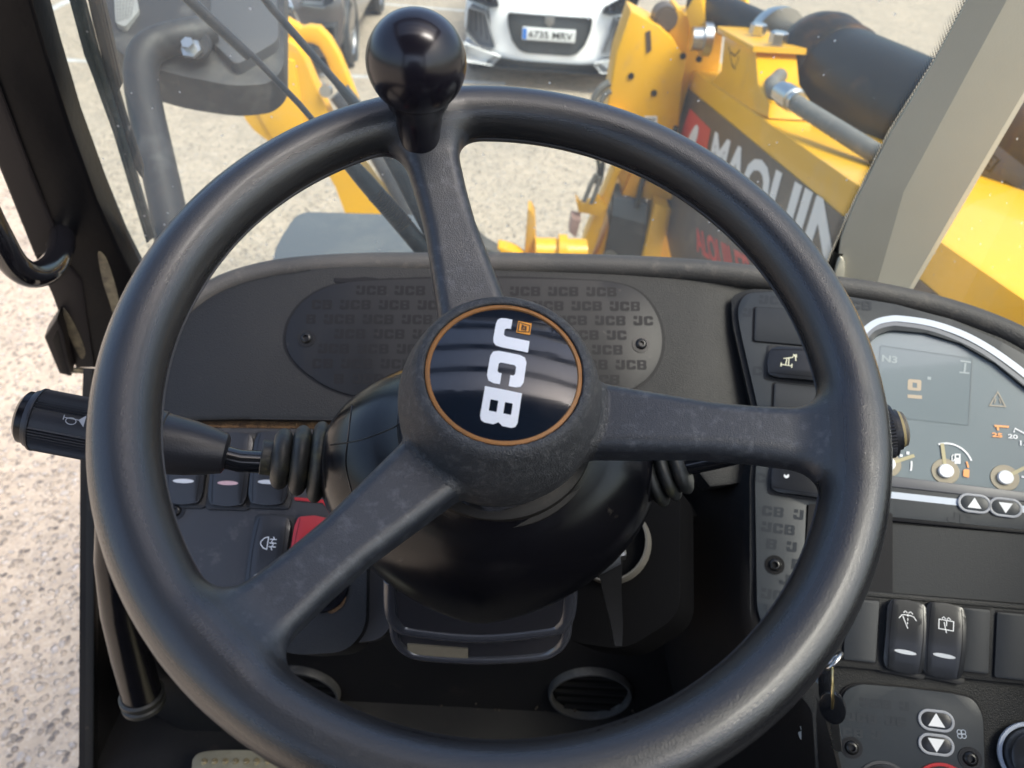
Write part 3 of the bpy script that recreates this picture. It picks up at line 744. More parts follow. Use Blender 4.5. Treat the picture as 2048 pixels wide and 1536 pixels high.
# printed border and its shrinking dots
def frit(edge, sgn):
    pts = [Vector(q) for q in WS.px(edge)]; out = []; dots = []
    sp = [Vector(p) for p in spline([tuple(p) for p in pts], 40, False)]
    acc = 0; pitch = .0026; nrm = []
    wide = .014
    off = []
    for i in range(len(sp)):
        t = (sp[min(i + 1, len(sp) - 1)] - sp[max(i - 1, 0)]).normalized(); n = Vector((-t.y, t.x)) * sgn; off.append(n)
    band = [tuple(p - n * .0) for p, n in zip(sp, off)] + [tuple(p - n * wide) for p, n in list(zip(sp, off))[::-1]]
    slab('glass_border', [band], WS, .0006, .0001, M_frit, scr)
    bmx = bmesh.new(); s = 0; nxt = 0
    for i in range(len(sp) - 1):
        d = (sp[i + 1] - sp[i]).length
        while nxt < s + d:
            f_ = (nxt - s) / d; base = sp[i].lerp(sp[i + 1], f_); nn = off[i].lerp(off[i + 1], f_).normalized(); acc += 1; nxt += .0018
            for r in range(8):
                if (acc + r) % 2: continue
                rad = .00125 * (1 - r / 9.0); o_ = base + nn * (.0002 + r * .0016)
                vs = [bmx.verts.new(WS.w(o_.x + rad * math.cos(a), o_.y + rad * math.sin(a), .0006 + .00001 * r)) for a in (0, 1.05, 2.09, 3.14, 4.19, 5.24)]
                bmx.faces.new(vs)
        s += d
    fin(bmx, 'border_dots', M_frit, scr)
frit(edgeL[:9], 1); frit(edgeR[1:], 1)
# left front pillar
LP = plane3((200, 540, .90), (300, 540, .91), (40, 0, .67))
pil = [(-60, -260), (-60, 180), (0, 328), (70, 510), (112, 612), (150, 737), (300, 737), (290, 600), (240, 505), (195, 400), (142, 262), (98, 120), (64, 0), (-10, -260)]
p_ = slab('pillar', [LP.px(pil)], LP, .0, -.045, M_pillar, cab, bevel=.004)
slab('pillar_face', [LP.px([(-60, 20), (0, 171), (60, 330), (108, 446), (112, 500), (70, 507), (0, 325), (-60, 178)])], LP, .0045, -.002, M_pillarface, p_, bevel=.003)
slab('pillar_face', [LP.px([(118, 500), (165, 560), (190, 730), (152, 733), (114, 612), (80, 520)])], LP, .0035, -.002, M_pillarface, p_, bevel=.003)
tube('seal', [WS.w(*WS.uv(x, y), .006) for x, y in [(20, -60), (44, 20), (80, 130), (118, 250), (165, 370), (205, 480), (250, 560)]], .0065, M_seal, cab, seg=10)
slab('dirt_streak', [LP.px(spline([(196, 505), (212, 515), (228, 560), (238, 605), (232, 640), (218, 600), (205, 560)], 4))], LP, .0006, .0001, mat('tan_dirt', (.20, .17, .11), .8, var=(90, 1, (.06, .05, .04))), p_)
slab('dirt_streak', [LP.px(spline([(128, 612), (142, 630), (160, 665), (172, 700), (164, 712), (146, 680), (134, 650)], 4))], LP, .0046, .0001, MATS['tan_dirt'], p_)
slab('hinge_bracket', [LP.px([(97, 650), (122, 611), (134, 640), (150, 728), (126, 722)])], LP, .022, .0, M_pillarface, cab, bevel=.002)
slab('hinge_bracket', [LP.px([(112, 652), (124, 630), (146, 722), (130, 714)])], LP, .0225, .010, M_pillar, cab, bevel=.001)
tube('weld_bead', [LP.w(*LP.uv(x, y), .002) for x, y in [(135, 737), (200, 741), (300, 742)]], .004, MATS['tan_dirt'], cab, seg=8)
# right front pillar, trimmed in beige
def wsd(x, y): return (WS.w(*WS.uv(x, y), 0) - CAM).dot(CF)
lineR = ((.004, [(1944, -20), (1860, 134), (1780, 265), (1708, 406), (1682, 470), (1660, 614)]), (.014, [(2020, -20), (1805, 380), (1738, 614)]),
         (.008, [(2158, -20), (1922, 384), (1790, 614)]), (-.02, [(2168, -20), (1930, 390), (1798, 614)]))
rowsR = []
for o, pts in lineR:
    xs, ys = [p[0] for p in pts], [p[1] for p in pts]
    rowsR.append([(float(np.interp(y, ys, xs)), y, wsd(float(np.interp(y, ys, xs)), y) - o) for y in np.linspace(-20, 614, 28)])
bm = grid_bm([[P(*q) for q in r] for r in rowsR])
bmesh.ops.recalc_face_normals(bm, faces=bm.faces); bmesh.ops.solidify(bm, geom=bm.faces[:], thickness=.004)
fin(bm, 'pillar_trim', M_trim, cab, 4)
tube('seal', [WS.w(*WS.uv(x, y), .004) for x, y in [(1676, 500), (1660, 540), (1636, 590)]], .006, M_seal, cab, seg=10)
slab('seal_end', [WS.px(spline([(1650, 590), (1662, 540), (1672, 505), (1682, 510), (1680, 550), (1672, 595)], 4))], WS, .014, .002, M_ivory, cab, bevel=.002)
SW = Fr(Vector((.56, .2, 2.1)), Vector((0, 1, 0)), Vector((-1, 0, 0)))
slab('side_window', [[(-.58, -.7), (.82, -.7), (.82, .80), (-.5, .80)]], SW, 0, -.005, M_glass2, cab)
# roof frame with guard bars, rear pillars and lower side panels (what the gloss parts mirror)
bm = bmesh.new(); zt = CAM.z + .62
for O, ex, ey in (((0, .70, zt), 1.16, .10), ((0, -.85, zt), 1.16, .12), ((-.54, -.08, zt), .09, 1.50), ((.54, -.08, zt), .09, 1.50)):
    box_bm(Vector(O), Vector((ex, 0, 0)), Vector((0, ey, 0)), Vector((0, 0, .07)), bm)
fin(bm, 'roof_frame', M_roof, cab)
for i in range(8):
    fin(box_bm(Vector((0, .60 - i * .145, zt + .012)), Vector((1.0, 0, 0)), Vector((0, .035, 0)), Vector((0, 0, .02))), 'roof_bar', M_roof, cab)
for x in (-.54, .54): fin(box_bm(Vector((x, -.85, 2.1)), Vector((.09, 0, 0)), Vector((0, .09, 0)), Vector((0, 0, 1.7))), 'rear_pillar', M_roof, cab)
fin(box_bm(Vector((0, -.88, 1.85)), Vector((1.1, 0, 0)), Vector((0, .05, 0)), Vector((0, 0, 1.0))), 'rear_light_blocker', M_deep, cab)  # unseen panel, put in to keep light out of the cab
fin(box_bm(Vector((.585, -.1, 1.70)), Vector((.04, 0, 0)), Vector((0, 1.5, 0)), Vector((0, 0, .75))), 'side_panel', M_deep, cab)
FZ = CAM.z - .95
# floor and bulkhead
fl = empty('cab_floor', 'dark dusty cab floor and front bulkhead below the steering column', 'floor', Vector((0, .2, FZ)))
FX = ground_pt(182, 1480, FZ).x; print('floor edge', FX)
fin(box_bm(Vector(((FX + .565) / 2, -.05, FZ - .02)), Vector((.565 - FX, 0, 0)), Vector((0, 1.45, 0)), Vector((0, 0, .04))), 'floor_mat', M_floor, fl)
YB = .55
BK = Fr(Vector((0, YB, CAM.z - .7)), Vector((1, 0, 0)), Vector((0, -1, 0)))
slab('bulkhead', [[(-.40, -.26), (.56, -.26), (.56, .13), (-.40, .13)]], BK, 0, -.03, M_deep, fl)
slab('front_wall', [[(-.44, -.26), (.58, -.26), (.58, .16), (-.44, .16)]], Fr(Vector((0, .80, CAM.z - .7)), Vector((1, 0, 0)), Vector((0, -1, 0))), 0, -.02, M_deep, fl)
tube('floor_edge', [BK.w(*BK.uv(x, y), .012) for x, y in [(290, 1446), (700, 1440), (1200, 1436), (1500, 1440)]], .007, M_floor, fl, seg=10)
bm = bmesh.new()
for i in range(90):
    px_, py_ = random.uniform(640, 1330), random.gauss(1424, 9)
    O = BK.w(*BK.uv(px_, py_), .002); s = random.uniform(.0006, .002)
    bmesh.ops.create_icosphere(bm, subdivisions=1, radius=s, matrix=Matrix.Translation(O))
o_ = fin(bm, 'dirt', mat('dirt_dark', (.045, .034, .024), .9), None); o_['kind'] = 'stuff'; o_['label'] = 'rusty dirt crumbs along the foot of the bulkhead'
# left sill panel
SL = Fr(Vector((FX + .02, .5, CAM.z - .7)), Vector((0, 1, 0)), Vector((1, 0, 0)))
def slpx(pts): return [SL.uv(*p) for p in pts]
slab('door_sill', [slpx([(184, 738), (178, 900), (176, 1250), (174, 1640), (330, 1640), (330, 1400), (290, 1100), (320, 738)])], SL, 0, -.010, M_floor, fl, bevel=.003)
slab('sill_seal', [slpx([(176, 900), (184, 900), (184, 1640), (173, 1640)])], SL, .008, -.002, M_seal, fl, bevel=.002)
slab('kick_panel', [BK.px(rpoly([(300, 1230), (480, 1240), (470, 1395), (420, 1405), (300, 1330)], 20))], BK, .05, -.01, M_dash, fl, bevel=.01)
# door strut with its rubber boot
st = empty('door_strut', 'black tubular strut rising from a rubber boot beside the door sill', 'strut', P(283, 1385, .86))
tube('tube', [P(228, 1020, .74), P(226, 1120, .76), P(240, 1220, .80), P(262, 1310, .84), P(284, 1390, .87)], [.016, .017, .019, .0205, .021], M_gloss, st, seg=28)
cA, cX = P(285, 1395, .872), P(262, 1310, .84) - P(284, 1390, .87)
lathe('boot', cA, cX, [(-.012, 0), (-.012, .020), (-.010, .0235), (-.005, .0235), (-.003, .0215), (.001, .0240), (.006, .0240), (.008, .0215), (.008, 0)], M_rubber, st, seg=40)
slab('foot_bracket', [slpx(rpoly([(262, 1400), (306, 1410), (300, 1470), (292, 1640), (246, 1640), (252, 1460)], 8))], SL, .05, .0, mat('bracket_dirty', (.02, .02, .021), .4, dust=(25, .52, (.22, .15, .09), .6)), st, bevel=.003)
# pedal
PD = plane3((400, 1520, .90), (560, 1520, .90), (470, 1600, .86))
pd = empty('pedal', 'worn cream metal pedal plate with raised studs at the bottom edge', 'pedal', P(480, 1560, .88))
slab('pedal_plate', [PD.px(spline([(384, 1540), (388, 1515), (410, 1503), (470, 1500), (530, 1503), (560, 1512), (574, 1540), (574, 1640), (384, 1640)], 5))], PD, .0, -.006, M_pedal, pd, bevel=.002)
bm = bmesh.new()
for r, y in enumerate((1523, 1548, 1573)):
    for i in range(8):
        O = PD.w(*PD.uv(408 + i * 21 + (r % 2) * 10, y), 0)
        lathe_bm(O, PD.n, [(0, .0040), (.0018, .0034), (.0024, .0018), (.0010, .0012), (.001, 0)], 12, bm)
fin(bm, 'studs', mat('stud_metal', (.36, .30, .18), .4, metal=.6), pd)

# ================================================================== DASHBOARD
dash = empty('dashboard', 'charcoal plastic dashboard with rocker switches, cover plates and gauge console', 'dashboard', P(950, 830, .75))
DF = plane3((950, 540, .78), (1450, 552, .785), (950, 835, .745))
topline = [(262, 842), (268, 790), (290, 730), (330, 668), (390, 612), (460, 572), (560, 546), (690, 534), (850, 530), (1050, 531), (1250, 536), (1400, 545), (1510, 556)]
fas = topline + [(1540, 620), (1545, 900), (1480, 930), (1330, 850), (1000, 842), (500, 836)]
slab('fascia', [DF.px(spline([p for p in topline], 4, False) + [(1540, 620), (1545, 960), (1420, 975), (1330, 860), (1000, 845), (500, 838)])], DF, 0, -.03, M_dash, dash, bevel=.004)
lipw = [(258, 838, .74), (266, 786, .745), (290, 722, .755), (332, 660, .765), (394, 604, .775), (464, 566, .782), (562, 541, .787), (690, 531, .790), (850, 529, .79), (1050, 530, .79), (1250, 535, .79), (1400, 543, .787),
        (1520, 556, .78), (1640, 572, .775), (1760, 590, .765), (1880, 618, .752), (1980, 652, .738), (2060, 690, .725), (2140, 735, .71)]
LW = [P(*p) for p in spline(lipw, 5, False)]
lip = tube('top_lip', LW, [(.0115, .0135)] * len(LW), M_lip, dash, seg=20, ref=Vector((0, -.6, .8)), angle=80)
# top deck from the lip down to the glass
bm = grid_bm([[p + Vector((0, .004, .004)) for p in LW], [p + Vector((0, .035, -.004)) for p in LW], [p + Vector((0, .085, -.035)) for p in LW], [Vector((p.x, .90, p.z - .12)) for p in LW]])
fin(bm, 'top_deck', M_lip, dash, 70)
# cover plate
cov = [(573, 680), (582, 640), (612, 601), (668, 572), (760, 562), (950, 558), (1140, 561), (1232, 568), (1282, 590), (1314, 636), (1323, 690), (1308, 738), (1270, 775), (1200, 795), (1000, 798), (760, 797), (672, 781), (612, 745), (582, 712)]
covl = DF.px(spline(cov, 6)); cc = Vector(DF.uv(950, 680))
grow = lambda lp, d: [tuple(Vector(p) + (Vector(p) - cc).normalized() * d) for p in lp]
slab('cover_recess', [grow(covl, .0035)], DF, .0004, -.001, M_emb, dash)
cover = slab('cover_plate', [covl], DF, .0022, -.001, M_plate, dash, bevel=.0008)
scA, scB = DF.uv(614, 678), DF.uv(1281, 690)
av = [ell(*scA, .012, .012), ell(*scB, .012, .012)]
pattern('embossed_pattern', DF, grow(covl, -.004), cover, M_emb, .00235, DF.uv(480, 590), .0305, .0098, .0385, .0152, 16, 14, avoid=av, dirv=Vector(DF.uv(1300, 608)) - Vector(DF.uv(600, 604)))
screw(DF, 614, 678, cover, .0058, .0022); screw(DF, 1281, 690, cover, .0058, .0022)
slab('torn_sticker', [DF.px([(668, 556), (700, 557), (730, 554), (760, 558), (785, 556), (788, 562), (750, 564), (700, 566), (670, 565)])], DF, .0008, .0001, M_emb, dash)

# left switch panel
LF = plane3((450, 870, .745), (700, 872, .75), (450, 1180, .695))
LFo = [(262, 855), (500, 856), (900, 862), (860, 1150), (760, 1280), (560, 1300), (420, 1250), (330, 1120), (270, 980)]
slab('switch_panel', [LF.px(rpoly(LFo, 20))], LF, 0, -.02, mat('panel_plastic', (.030, .030, .034), .42, bump=(900, .25, .0004), var=(8, 1, (.036, .036, .038)), dust=(45, .57, (.16, .15, .14), .45)), dash, bevel=.003)
slab('dirt_ledge', [LF.px([(395, 837), (640, 842), (700, 846), (700, 858), (395, 855)])], LF, .001, -.01, M_rust, dash)
def rocker(fr, cx, cy, w_, h_, rot=0, m=None, lens=None, lens_v=-.28, face=1, name='rocker_switch', tilt=0.06, parent=None):
    """w_,h_ in metres; long axis along y before rot. Curved face, side grooves, a lens."""
    u, v = fr.uv(cx, cy); c, s = math.cos(rot), math.sin(rot)
    F2 = Fr(fr.w(u, v), fr.ex * c + fr.ey * s, fr.n)
    arch = lambda a, b: .0085 + .0035 * (1 - (2 * b / h_) ** 2) + tilt * b - .0012 * max(0, abs(2 * a / w_) - .72) / .28
    slab('switch_bezel', [rrect(0, 0, w_ * 1.16, h_ * 1.06, w_ * .12)], F2, .0022, -.001, M_black, parent or dash, bevel=.0008)
    pts = rpoly([(-w_ * .42, h_ * .47), (0, h_ * .50), (w_ * .42, h_ * .47), (w_ * .50, h_ * .36), (w_ * .50, -h_ * .36), (w_ * .42, -h_ * .47), (0, -h_ * .5), (-w_ * .42, -h_ * .47), (-w_ * .50, -h_ * .36), (-w_ * .50, h_ * .36)], w_ * .08)
    b = slab(name, [pts], F2, 0, -.001, m or M_rocker, parent or dash, cuts=w_ / 7, hfun=arch, bevel=.0009, seg=2)
    gr = [[stroke([(sx * w_ * (.36 + .05 * math.cos(k * 1.4)), h_ * .45 * k) for k in np.linspace(-1, 1, 12)], .0005)] for sx in (-1, 1)]
    prints('side_groove', gr, F2, .00025, M_emb, b, hfun=arch, cuts=.004)
    if lens: prints('lens', [[ell(0, h_ * lens_v, w_ * .27, h_ * .028, 20)]], F2, .0004, lens, b, hfun=arch, cuts=.003)
    return b, F2, arch
mm = lambda px_, d: px_ / FPX * d
for cx, cy, ln in ((380, 938, M_lens), (467, 942, M_pink), (546, 940, M_lens)):
    rocker(LF, cx, cy, mm(74, .745), mm(140, .78), R_(-1), lens=ln, lens_v=-.20)
screw(LF, 352, 1022, dash, .0056, 0)
fog, FF, fa = rocker(LF, 541, 1112, mm(72, .71), mm(146, .75), R_(-3), lens=M_lens, lens_v=-.27)
def lines(aff, ls, w_): return [cstroke([aff(*p) for p in l[:-1]], w_) if l[0] == l[-1] else [stroke([aff(*p) for p in l], w_)] for l in ls]
s = .0048
af = lambda x, y: (x * s, y * s + .010)
fogi = [[(-.2, 1.1), (-.9, .9), (-1.5, .2), (-1.5, -.3), (-.9, -1.0), (-.2, -1.2), (-.2, 1.1)], [(.1, .7), (1.4, .7)], [(.1, 0), (1.4, 0)], [(.1, -.7), (1.4, -.7)], [(.7, 1.2), (.9, .9), (.5, .3), (.9, -.3), (.5, -.8), (.8, -1.3)]]
prints('fog_lamp_icon', lines(af, fogi, .00075), FF, .0004, M_white, fog, hfun=fa)
rocker(LF, 622, 1112, mm(72, .71), mm(146, .75), R_(-3), m=M_red, name='hazard_switch')
slab('warning_strip', [LF.px([(590, 995), (650, 1000), (668, 1022), (662, 1024), (645, 1006), (590, 1001)])], LF, .0015, 0, M_red, dash)
# ignition boss under the panel
boss = slab('lower_boss', [LF.px(rpoly([(540, 1140), (740, 1120), (738, 1260), (700, 1305), (600, 1312), (540, 1290)], [10, 10, 30, 40, 30, 10]))], LF, .020, -.06, M_dash, dash, bevel=.010, seg=4)
Ob = LF.w(*LF.uv(655, 1178), .020)
lathe('socket_ring', Ob, LF.n, [(0, .0225), (.003, .0215), (.003, .0185), (-.004, .0178), (-.004, 0)], M_gloss, boss, seg=48)
slab('rust_stain', [LF.px(spline([(662, 1222), (684, 1212), (694, 1186), (700, 1190), (694, 1214), (672, 1230)], 4))], LF, .0212, .0202, M_rust, boss)

# foot vents
def vent(fr, cx, cy, a, ring_m, nm='foot_vent', slats=True):
    u, v = fr.uv(cx, cy); O = fr.w(u, v, 0)
    t_ = lathe(nm, O, fr.n, [(0, a * 1.06), (.006, a * 1.06), (.010, a * 1.03), (.010, a * .98), (-.001, a * .95), (-.001, a * 1.0)], ring_m, dash, seg=48)
    lathe('vent_core', O, fr.n, [(-.004, 0), (-.004, a * .97), (.0005, a * .97), (.0005, 0)], mat('slat_black', (.003, .003, .003), .8, spec=.1), t_, seg=40)
    F2 = Fr(fr.w(u, v, .0005), fr.ex, fr.n)
    if not slats: return
    bm = bmesh.new()
    for k in range(-2, 3):
        hw = math.sqrt(max(0, (a * .9) ** 2 - (k * a * .34) ** 2))
        slab_bm([[(-hw, k * a * .34 - .002), (hw, k * a * .34 - .002), (hw, k * a * .34 + .002), (-hw, k * a * .34 + .002)]], F2, .004, -.002, out=bm)
    fin(bm, 'vent_slats', mat('slat_grey_dark', (.007, .007, .007), .7, spec=.2), t_)
M_ring = mat('vent_ring', (.05, .05, .05), .45, dust=(30, .55, (.25, .24, .22), .4))
vent(BK, 1180, 1382, .050, M_ring); vent(BK, 600, 1378, .050, M_ring)
V3 = plane3((1230, 1090, .70), (1330, 1090, .68), (1230, 1190, .68))
vent(V3, 1226, 1090, .034, mat('vent_ring_dusty', (.09, .085, .075), .55, dust=(30, .5, (.16, .15, .12), .5)), 'round_vent', False)
slab('vent_housing', [V3.px(rpoly([(1120, 960), (1360, 960), (1360, 1230), (1250, 1300), (1120, 1280)], 40))], V3, -.001, -.05, mat('housing_black', (.0035, .0035, .004), .7, spec=.05), dash, bevel=.006)
# column tilt lever
tl_ = empty('tilt_lever', 'dark column release lever with a bright bolt in front of the round vent', 'lever', P(1225, 1100, .60))
lathe('pivot', P(1150, 1120, .60), P(1246, 1098, .60) - P(1150, 1120, .60), [(0, 0), (0, .0165), (.020, .0145), (.034, .0108), (.034, 0)], mat('lever_grey', (.06, .065, .075), .4), tl_, seg=36)
lathe('bolt', P(1236, 1100, .60), P(1250, 1097, .60) - P(1236, 1100, .60), [(0, 0), (0, .0085), (.004, .0085), (.0055, .006), (.0055, 0)], M_steel, tl_, seg=6, angle=20)
bm = grid_bm([[P(1192, 1120, .60), P(1245, 1118, .60)], [P(1205, 1180, .605), P(1243, 1180, .605)], [P(1222, 1250, .61), P(1246, 1250, .61)], [P(1230, 1292, .61), P(1244, 1292, .61)]])
bmesh.ops.recalc_face_normals(bm, faces=bm.faces); bmesh.ops.solidify(bm, geom=bm.faces[:], thickness=.006)
fin(bm, 'handle', M_bolt, tl_)
# footwell side of the console
loft('console_wall', [[(1560, 850, .745), (1530, 960, .725), (1524, 1100, .705), (1524, 1230, .69), (1560, 1310, .675), (1640, 1400, .66), (1690, 1560, .62)],
                      [(1525, 860, .75), (1496, 960, .735), (1488, 1100, .715), (1485, 1230, .70), (1515, 1320, .69), (1590, 1420, .68), (1640, 1580, .65)],
                      [(1450, 850, .80), (1400, 950, .80), (1385, 1100, .79), (1370, 1230, .79), (1390, 1340, .79), (1440, 1460, .79), (1500, 1600, .79)],
                      [(1400, 850, .90), (1330, 950, .90), (1320, 1100, .90), (1330, 1250, .91), (1350, 1370, .92), (1390, 1480, .92), (1430, 1640, .92)]], M_deep, dash, thick=-.004)

# ---------------------------------------------------------------- gauge console (same dashboard)
EF = plane3((1480, 600, .765), (2048, 640, .70), (1500, 1230, .685))
E = lambda pts: EF.px(pts)
slab('console_body', [E(rpoly([(1462, 590), (1500, 575), (1600, 580), (1760, 604), (1900, 634), (2010, 676), (2160, 760), (2160, 1640), (1640, 1640), (1625, 1420), (1540, 1320), (1500, 1230), (1500, 960), (1510, 840), (1466, 650)], 15))], EF, -.003, -.05, M_dash, dash, bevel=.004)
bez_o = rpoly([(1474, 618), (1490, 588), (1560, 584), (1680, 592), (1790, 610), (1900, 640), (2000, 684), (2190, 790), (2190, 1074), (1780, 1034), (1612, 1010), (1602, 1240), (1570, 1290), (1530, 1262), (1514, 1220), (1510, 960), (1520, 836), (1480, 660)], [20, 20, 5, 5, 5, 5, 5, 5, 5, 5, 3, 20, 20, 20, 20, 5, 30, 20])
disp_o = [(1660, 760), (1735, 692), (1752, 672), (1780, 661), (1850, 667), (1920, 688), (1990, 728), (2060, 785), (2140, 870), (2140, 1000), (1780, 954), (1640, 936)]
slab('bezel_shadow_line', [E([(x - 3, y - 3) for x, y in bez_o]), E(rpoly(disp_o, [20, 10, 10, 15, 5, 5, 5, 5, 5, 5, 5, 20]))[::-1]], EF, -.0008, -.004, M_emb, dash)
bez = slab('console_bezel', [E(bez_o), E(rpoly(disp_o, [20, 10, 10, 15, 5, 5, 5, 5, 5, 5, 5, 20]))[::-1]], EF, .0020, -.003, M_bezel, dash, bevel=.0007)
av = []
def blank(pts, r=.0025, h=.0042, name='blank_plate'):
    q = rpoly(E(pts), r)
    c_ = sum((Vector(p) for p in q), Vector((0, 0))) / len(q)
    big = [tuple(Vector(p) + (Vector(p) - c_).normalized() * .0022) for p in q]
    av.append(big)
    slab('plate_gap', [big], EF, .0024, .0010, M_emb, dash)
    return slab(name, [q], EF, h, .001, M_blank, dash, bevel=.0008)
blank([(1510, 617), (1660, 625), (1690, 700), (1508, 684)])
blank([(1548, 768), (1680, 782), (1690, 850), (1546, 832)])
blank([(1620, 1012), (1780, 1030), (1780, 1200), (1610, 1182)], h=.0012)
# diff lock rocker lies on its side
u0 = EF.uv(1600, 732); wR, hR = mm(64, .745), mm(132, .75)
ax_rot = math.atan2(EF.uv(1660, 738)[1] - EF.uv(1540, 726)[1], EF.uv(1660, 738)[0] - EF.uv(1540, 726)[0]) + math.pi / 2
dl, DLF, da = rocker(EF, 1604, 733, wR, hR, ax_rot, parent=dash, tilt=-.05)
av.append(E([(1525, 690), (1690, 700), (1690, 775), (1525, 768)]))
s = .0040
# icon axes: picture right is the frame's -y here
af = lambda x, y: (y * s * 1.0, -x * s + .0145)
ic = [[(-1.3, -.3), (-1.3, -1.3)], [(1.1, -.5), (1.1, -1.5)], [(-1.3, -.8), (1.1, -1.0)], [(-.3, -.9), (-.1, .9)], [(.35, -.95), (.3, .9)], [(-.9, .7), (1.2, 1.1)], [(1.9, .3), (1.7, 1.3), (1.2, 1.9)], [(1.1, 1.3), (1.9, 1.9)], [(1.8, 1.8), (2.0, 1.2)]]
prints('steering_mode_icon', lines(af, ic, .0009), DLF, .0004, mat('ivory_print', (.70, .68, .50), .5), dl, hfun=da)
# lamp rocker below the spoke
r2, R2F, ra = rocker(EF, 1606, 960, mm(66, .73), mm(120, .73), ax_rot, parent=dash, tilt=-.05)
av.append(E([(1535, 925), (1690, 935), (1690, 1000), (1535, 990)]))
prints('lamp_icon', [[[(.0015 * math.cos(a) * 1.5, .0155 + .0015 * math.sin(a) * 1.5) for a in np.linspace(.9, 5.6, 16)] + [(0, .0155)]]], R2F, .0004, M_white, r2, hfun=ra)
# printed pattern on the bezel
av2 = av + [E(disp_o)] + [E([(1720, 640), (2140, 640), (2140, 760), (2060, 760), (1900, 650), (1720, 700)]), E([(1770, 990), (2140, 1010), (2140, 1045), (1770, 1012)]), ell(*EF.uv(1549, 1130), .011, .011)]
pattern('printed_pattern', EF, [tuple(p) for p in E(bez_o)], bez, M_emb2, .00215, EF.uv(1440, 604), mm(60, .73), mm(19, .73), mm(78, .73), mm(31, .73), 24, 12, avoid=av2, dirv=Vector(EF.uv(1700, 614)) - Vector(EF.uv(1500, 602)))
screw(EF, 1549, 1130, bez, .0056, .002)
# display with gauges
dispE = E(rpoly([(1640, 770), (1733, 686), (1752, 666), (1782, 655), (1852, 661), (1924, 683), (1994, 722), (2064, 780), (2150, 870), (2150, 1004), (1780, 960), (1630, 942)], 15))
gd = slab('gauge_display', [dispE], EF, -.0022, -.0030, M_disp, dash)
slab('display_rim', [E([(1630, 934), (1780, 953), (2150, 997), (2150, 1016), (1780, 974), (1630, 955)])], EF, .0030, .0, mat('display_rim_grey', (.085, .088, .10), .4), dash, bevel=.0008)
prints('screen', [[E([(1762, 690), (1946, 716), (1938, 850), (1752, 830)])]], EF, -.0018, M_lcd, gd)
text_on('screen_text', 'N3', EF, (1764, 722), (1795, 726), (1765, 708), -.0016, M_pale, gd, .03)
prints('screen_icon', [[E(rpoly([(1817, 757), (1844, 759), (1843, 781), (1816, 779)], 4)), E([(1826, 764), (1826, 774), (1835, 775), (1835, 765)])], [E([(1816, 788), (1845, 790), (1845, 797), (1816, 795)])]], EF, -.0016, mat('pale_amber', (.42, .34, .25), .4), gd)
prints('screen_marks', [[E([(1922, 719), (1943, 722), (1943, 725), (1922, 722)])], [E([(1930, 725), (1934, 725), (1932, 744), (1928, 744)])], [E([(1920, 742), (1940, 744), (1940, 747), (1920, 745)])], [E([(1856, 752), (1863, 753), (1863, 759), (1856, 758)])]], EF, -.0016, M_pale, gd)
prints('screen_edge', [[stroke(E([(1946, 716), (1938, 850)]), .0004)], [stroke(E([(1762, 690), (1946, 716)]), .0003)]], EF, -.0015, mat('faint_grey', (.15, .17, .18), .4), gd)
prints('warning_icon', [cstroke(E([(1997, 783), (1981, 810), (2012, 812)]), .0012), [stroke(E([(1993, 796), (1990, 806)]), .0009)], [stroke(E([(2000, 796), (2003, 806)]), .0009)]], EF, -.0015, mat('faint_tan', (.30, .27, .22), .4), gd)
def arcpx(cx, cy, r, a0, a1, n=20): return [(cx + r * math.cos(R_(a0 + (a1 - a0) * i / n)), cy - r * math.sin(R_(a0 + (a1 - a0) * i / n))) for i in range(n + 1)]
for cx, cy, ta in ((1892, 942, 97), (2011, 955, 27), (1776, 928, 18)):
    n_ = lathe('gauge', EF.w(*EF.uv(cx, cy), -.0020), EF.n, [(0, .0115), (.0006, .0112), (.0006, 0)], mat('gauge_halo', (.30, .26, .19), .4), gd, seg=32)
    tip = (cx + 56 * math.cos(R_(ta)), cy - 56 * math.sin(R_(ta)))
    prints('needle', [[stroke(E([(cx, cy), tip]), .0030)]], EF, -.0010, M_needle, n_)
    lathe('gauge_hub', EF.w(*EF.uv(cx, cy), -.0014), EF.n, [(0, .0062), (.0022, .0062), (.0030, .0055), (.0030, 0)], M_white, n_, seg=32)
prints('fuel_scale', [[stroke(E(arcpx(1892, 942, 56, 105, 22)), .0016)], ], EF, -.0014, M_white, gd)
prints('fuel_low_mark', [[stroke(E(arcpx(1886, 942, 52, 22, 8)), .0014)], [E(rpoly([(1928, 938), (1940, 938), (1939, 955), (1927, 952)], 3))]], EF, -.0013, M_omark, gd)
fx = lambda x, y: EF.uv(1905 + x, 927 - y)
prints('fuel_pump_icon', [[[fx(5, 0), fx(17, 0), fx(17, 20), fx(5, 20)], [fx(8, 12), fx(8, 17), fx(14, 17), fx(14, 12)]], [stroke([fx(5, 9), fx(2, 5), fx(0, 6), fx(0, 15), fx(3, 19)], .0008)]], EF, -.0013, M_white, gd)
prints('temperature_scale', [[stroke(E(arcpx(1776, 928, 48, 8, -16)), .0014)], [E([(1800, 908), (1806, 908), (1806, 913), (1800, 913)])], [E([(1814, 902), (1820, 903), (1819, 909), (1813, 908)])]], EF, -.0013, M_white, gd)
text_on('red_line_number', '25', EF, (1985, 873), (2006, 875), (1985, 864), -.0013, M_omark, gd, .04)
prints('red_line_mark', [[stroke(E([(1990, 851), (2019, 853)]), .0018)], [stroke(E([(1997, 852), (1997, 860)]), .0018)]], EF, -.0013, M_omark, gd)
text_on('scale_number', '20', EF, (2017, 876), (2037, 878), (2017, 867), -.0013, M_white, gd, .03)
text_on('scale_number', '15', EF, (2041, 890), (2058, 892), (2041, 880), -.0013, M_white, gd, .03)
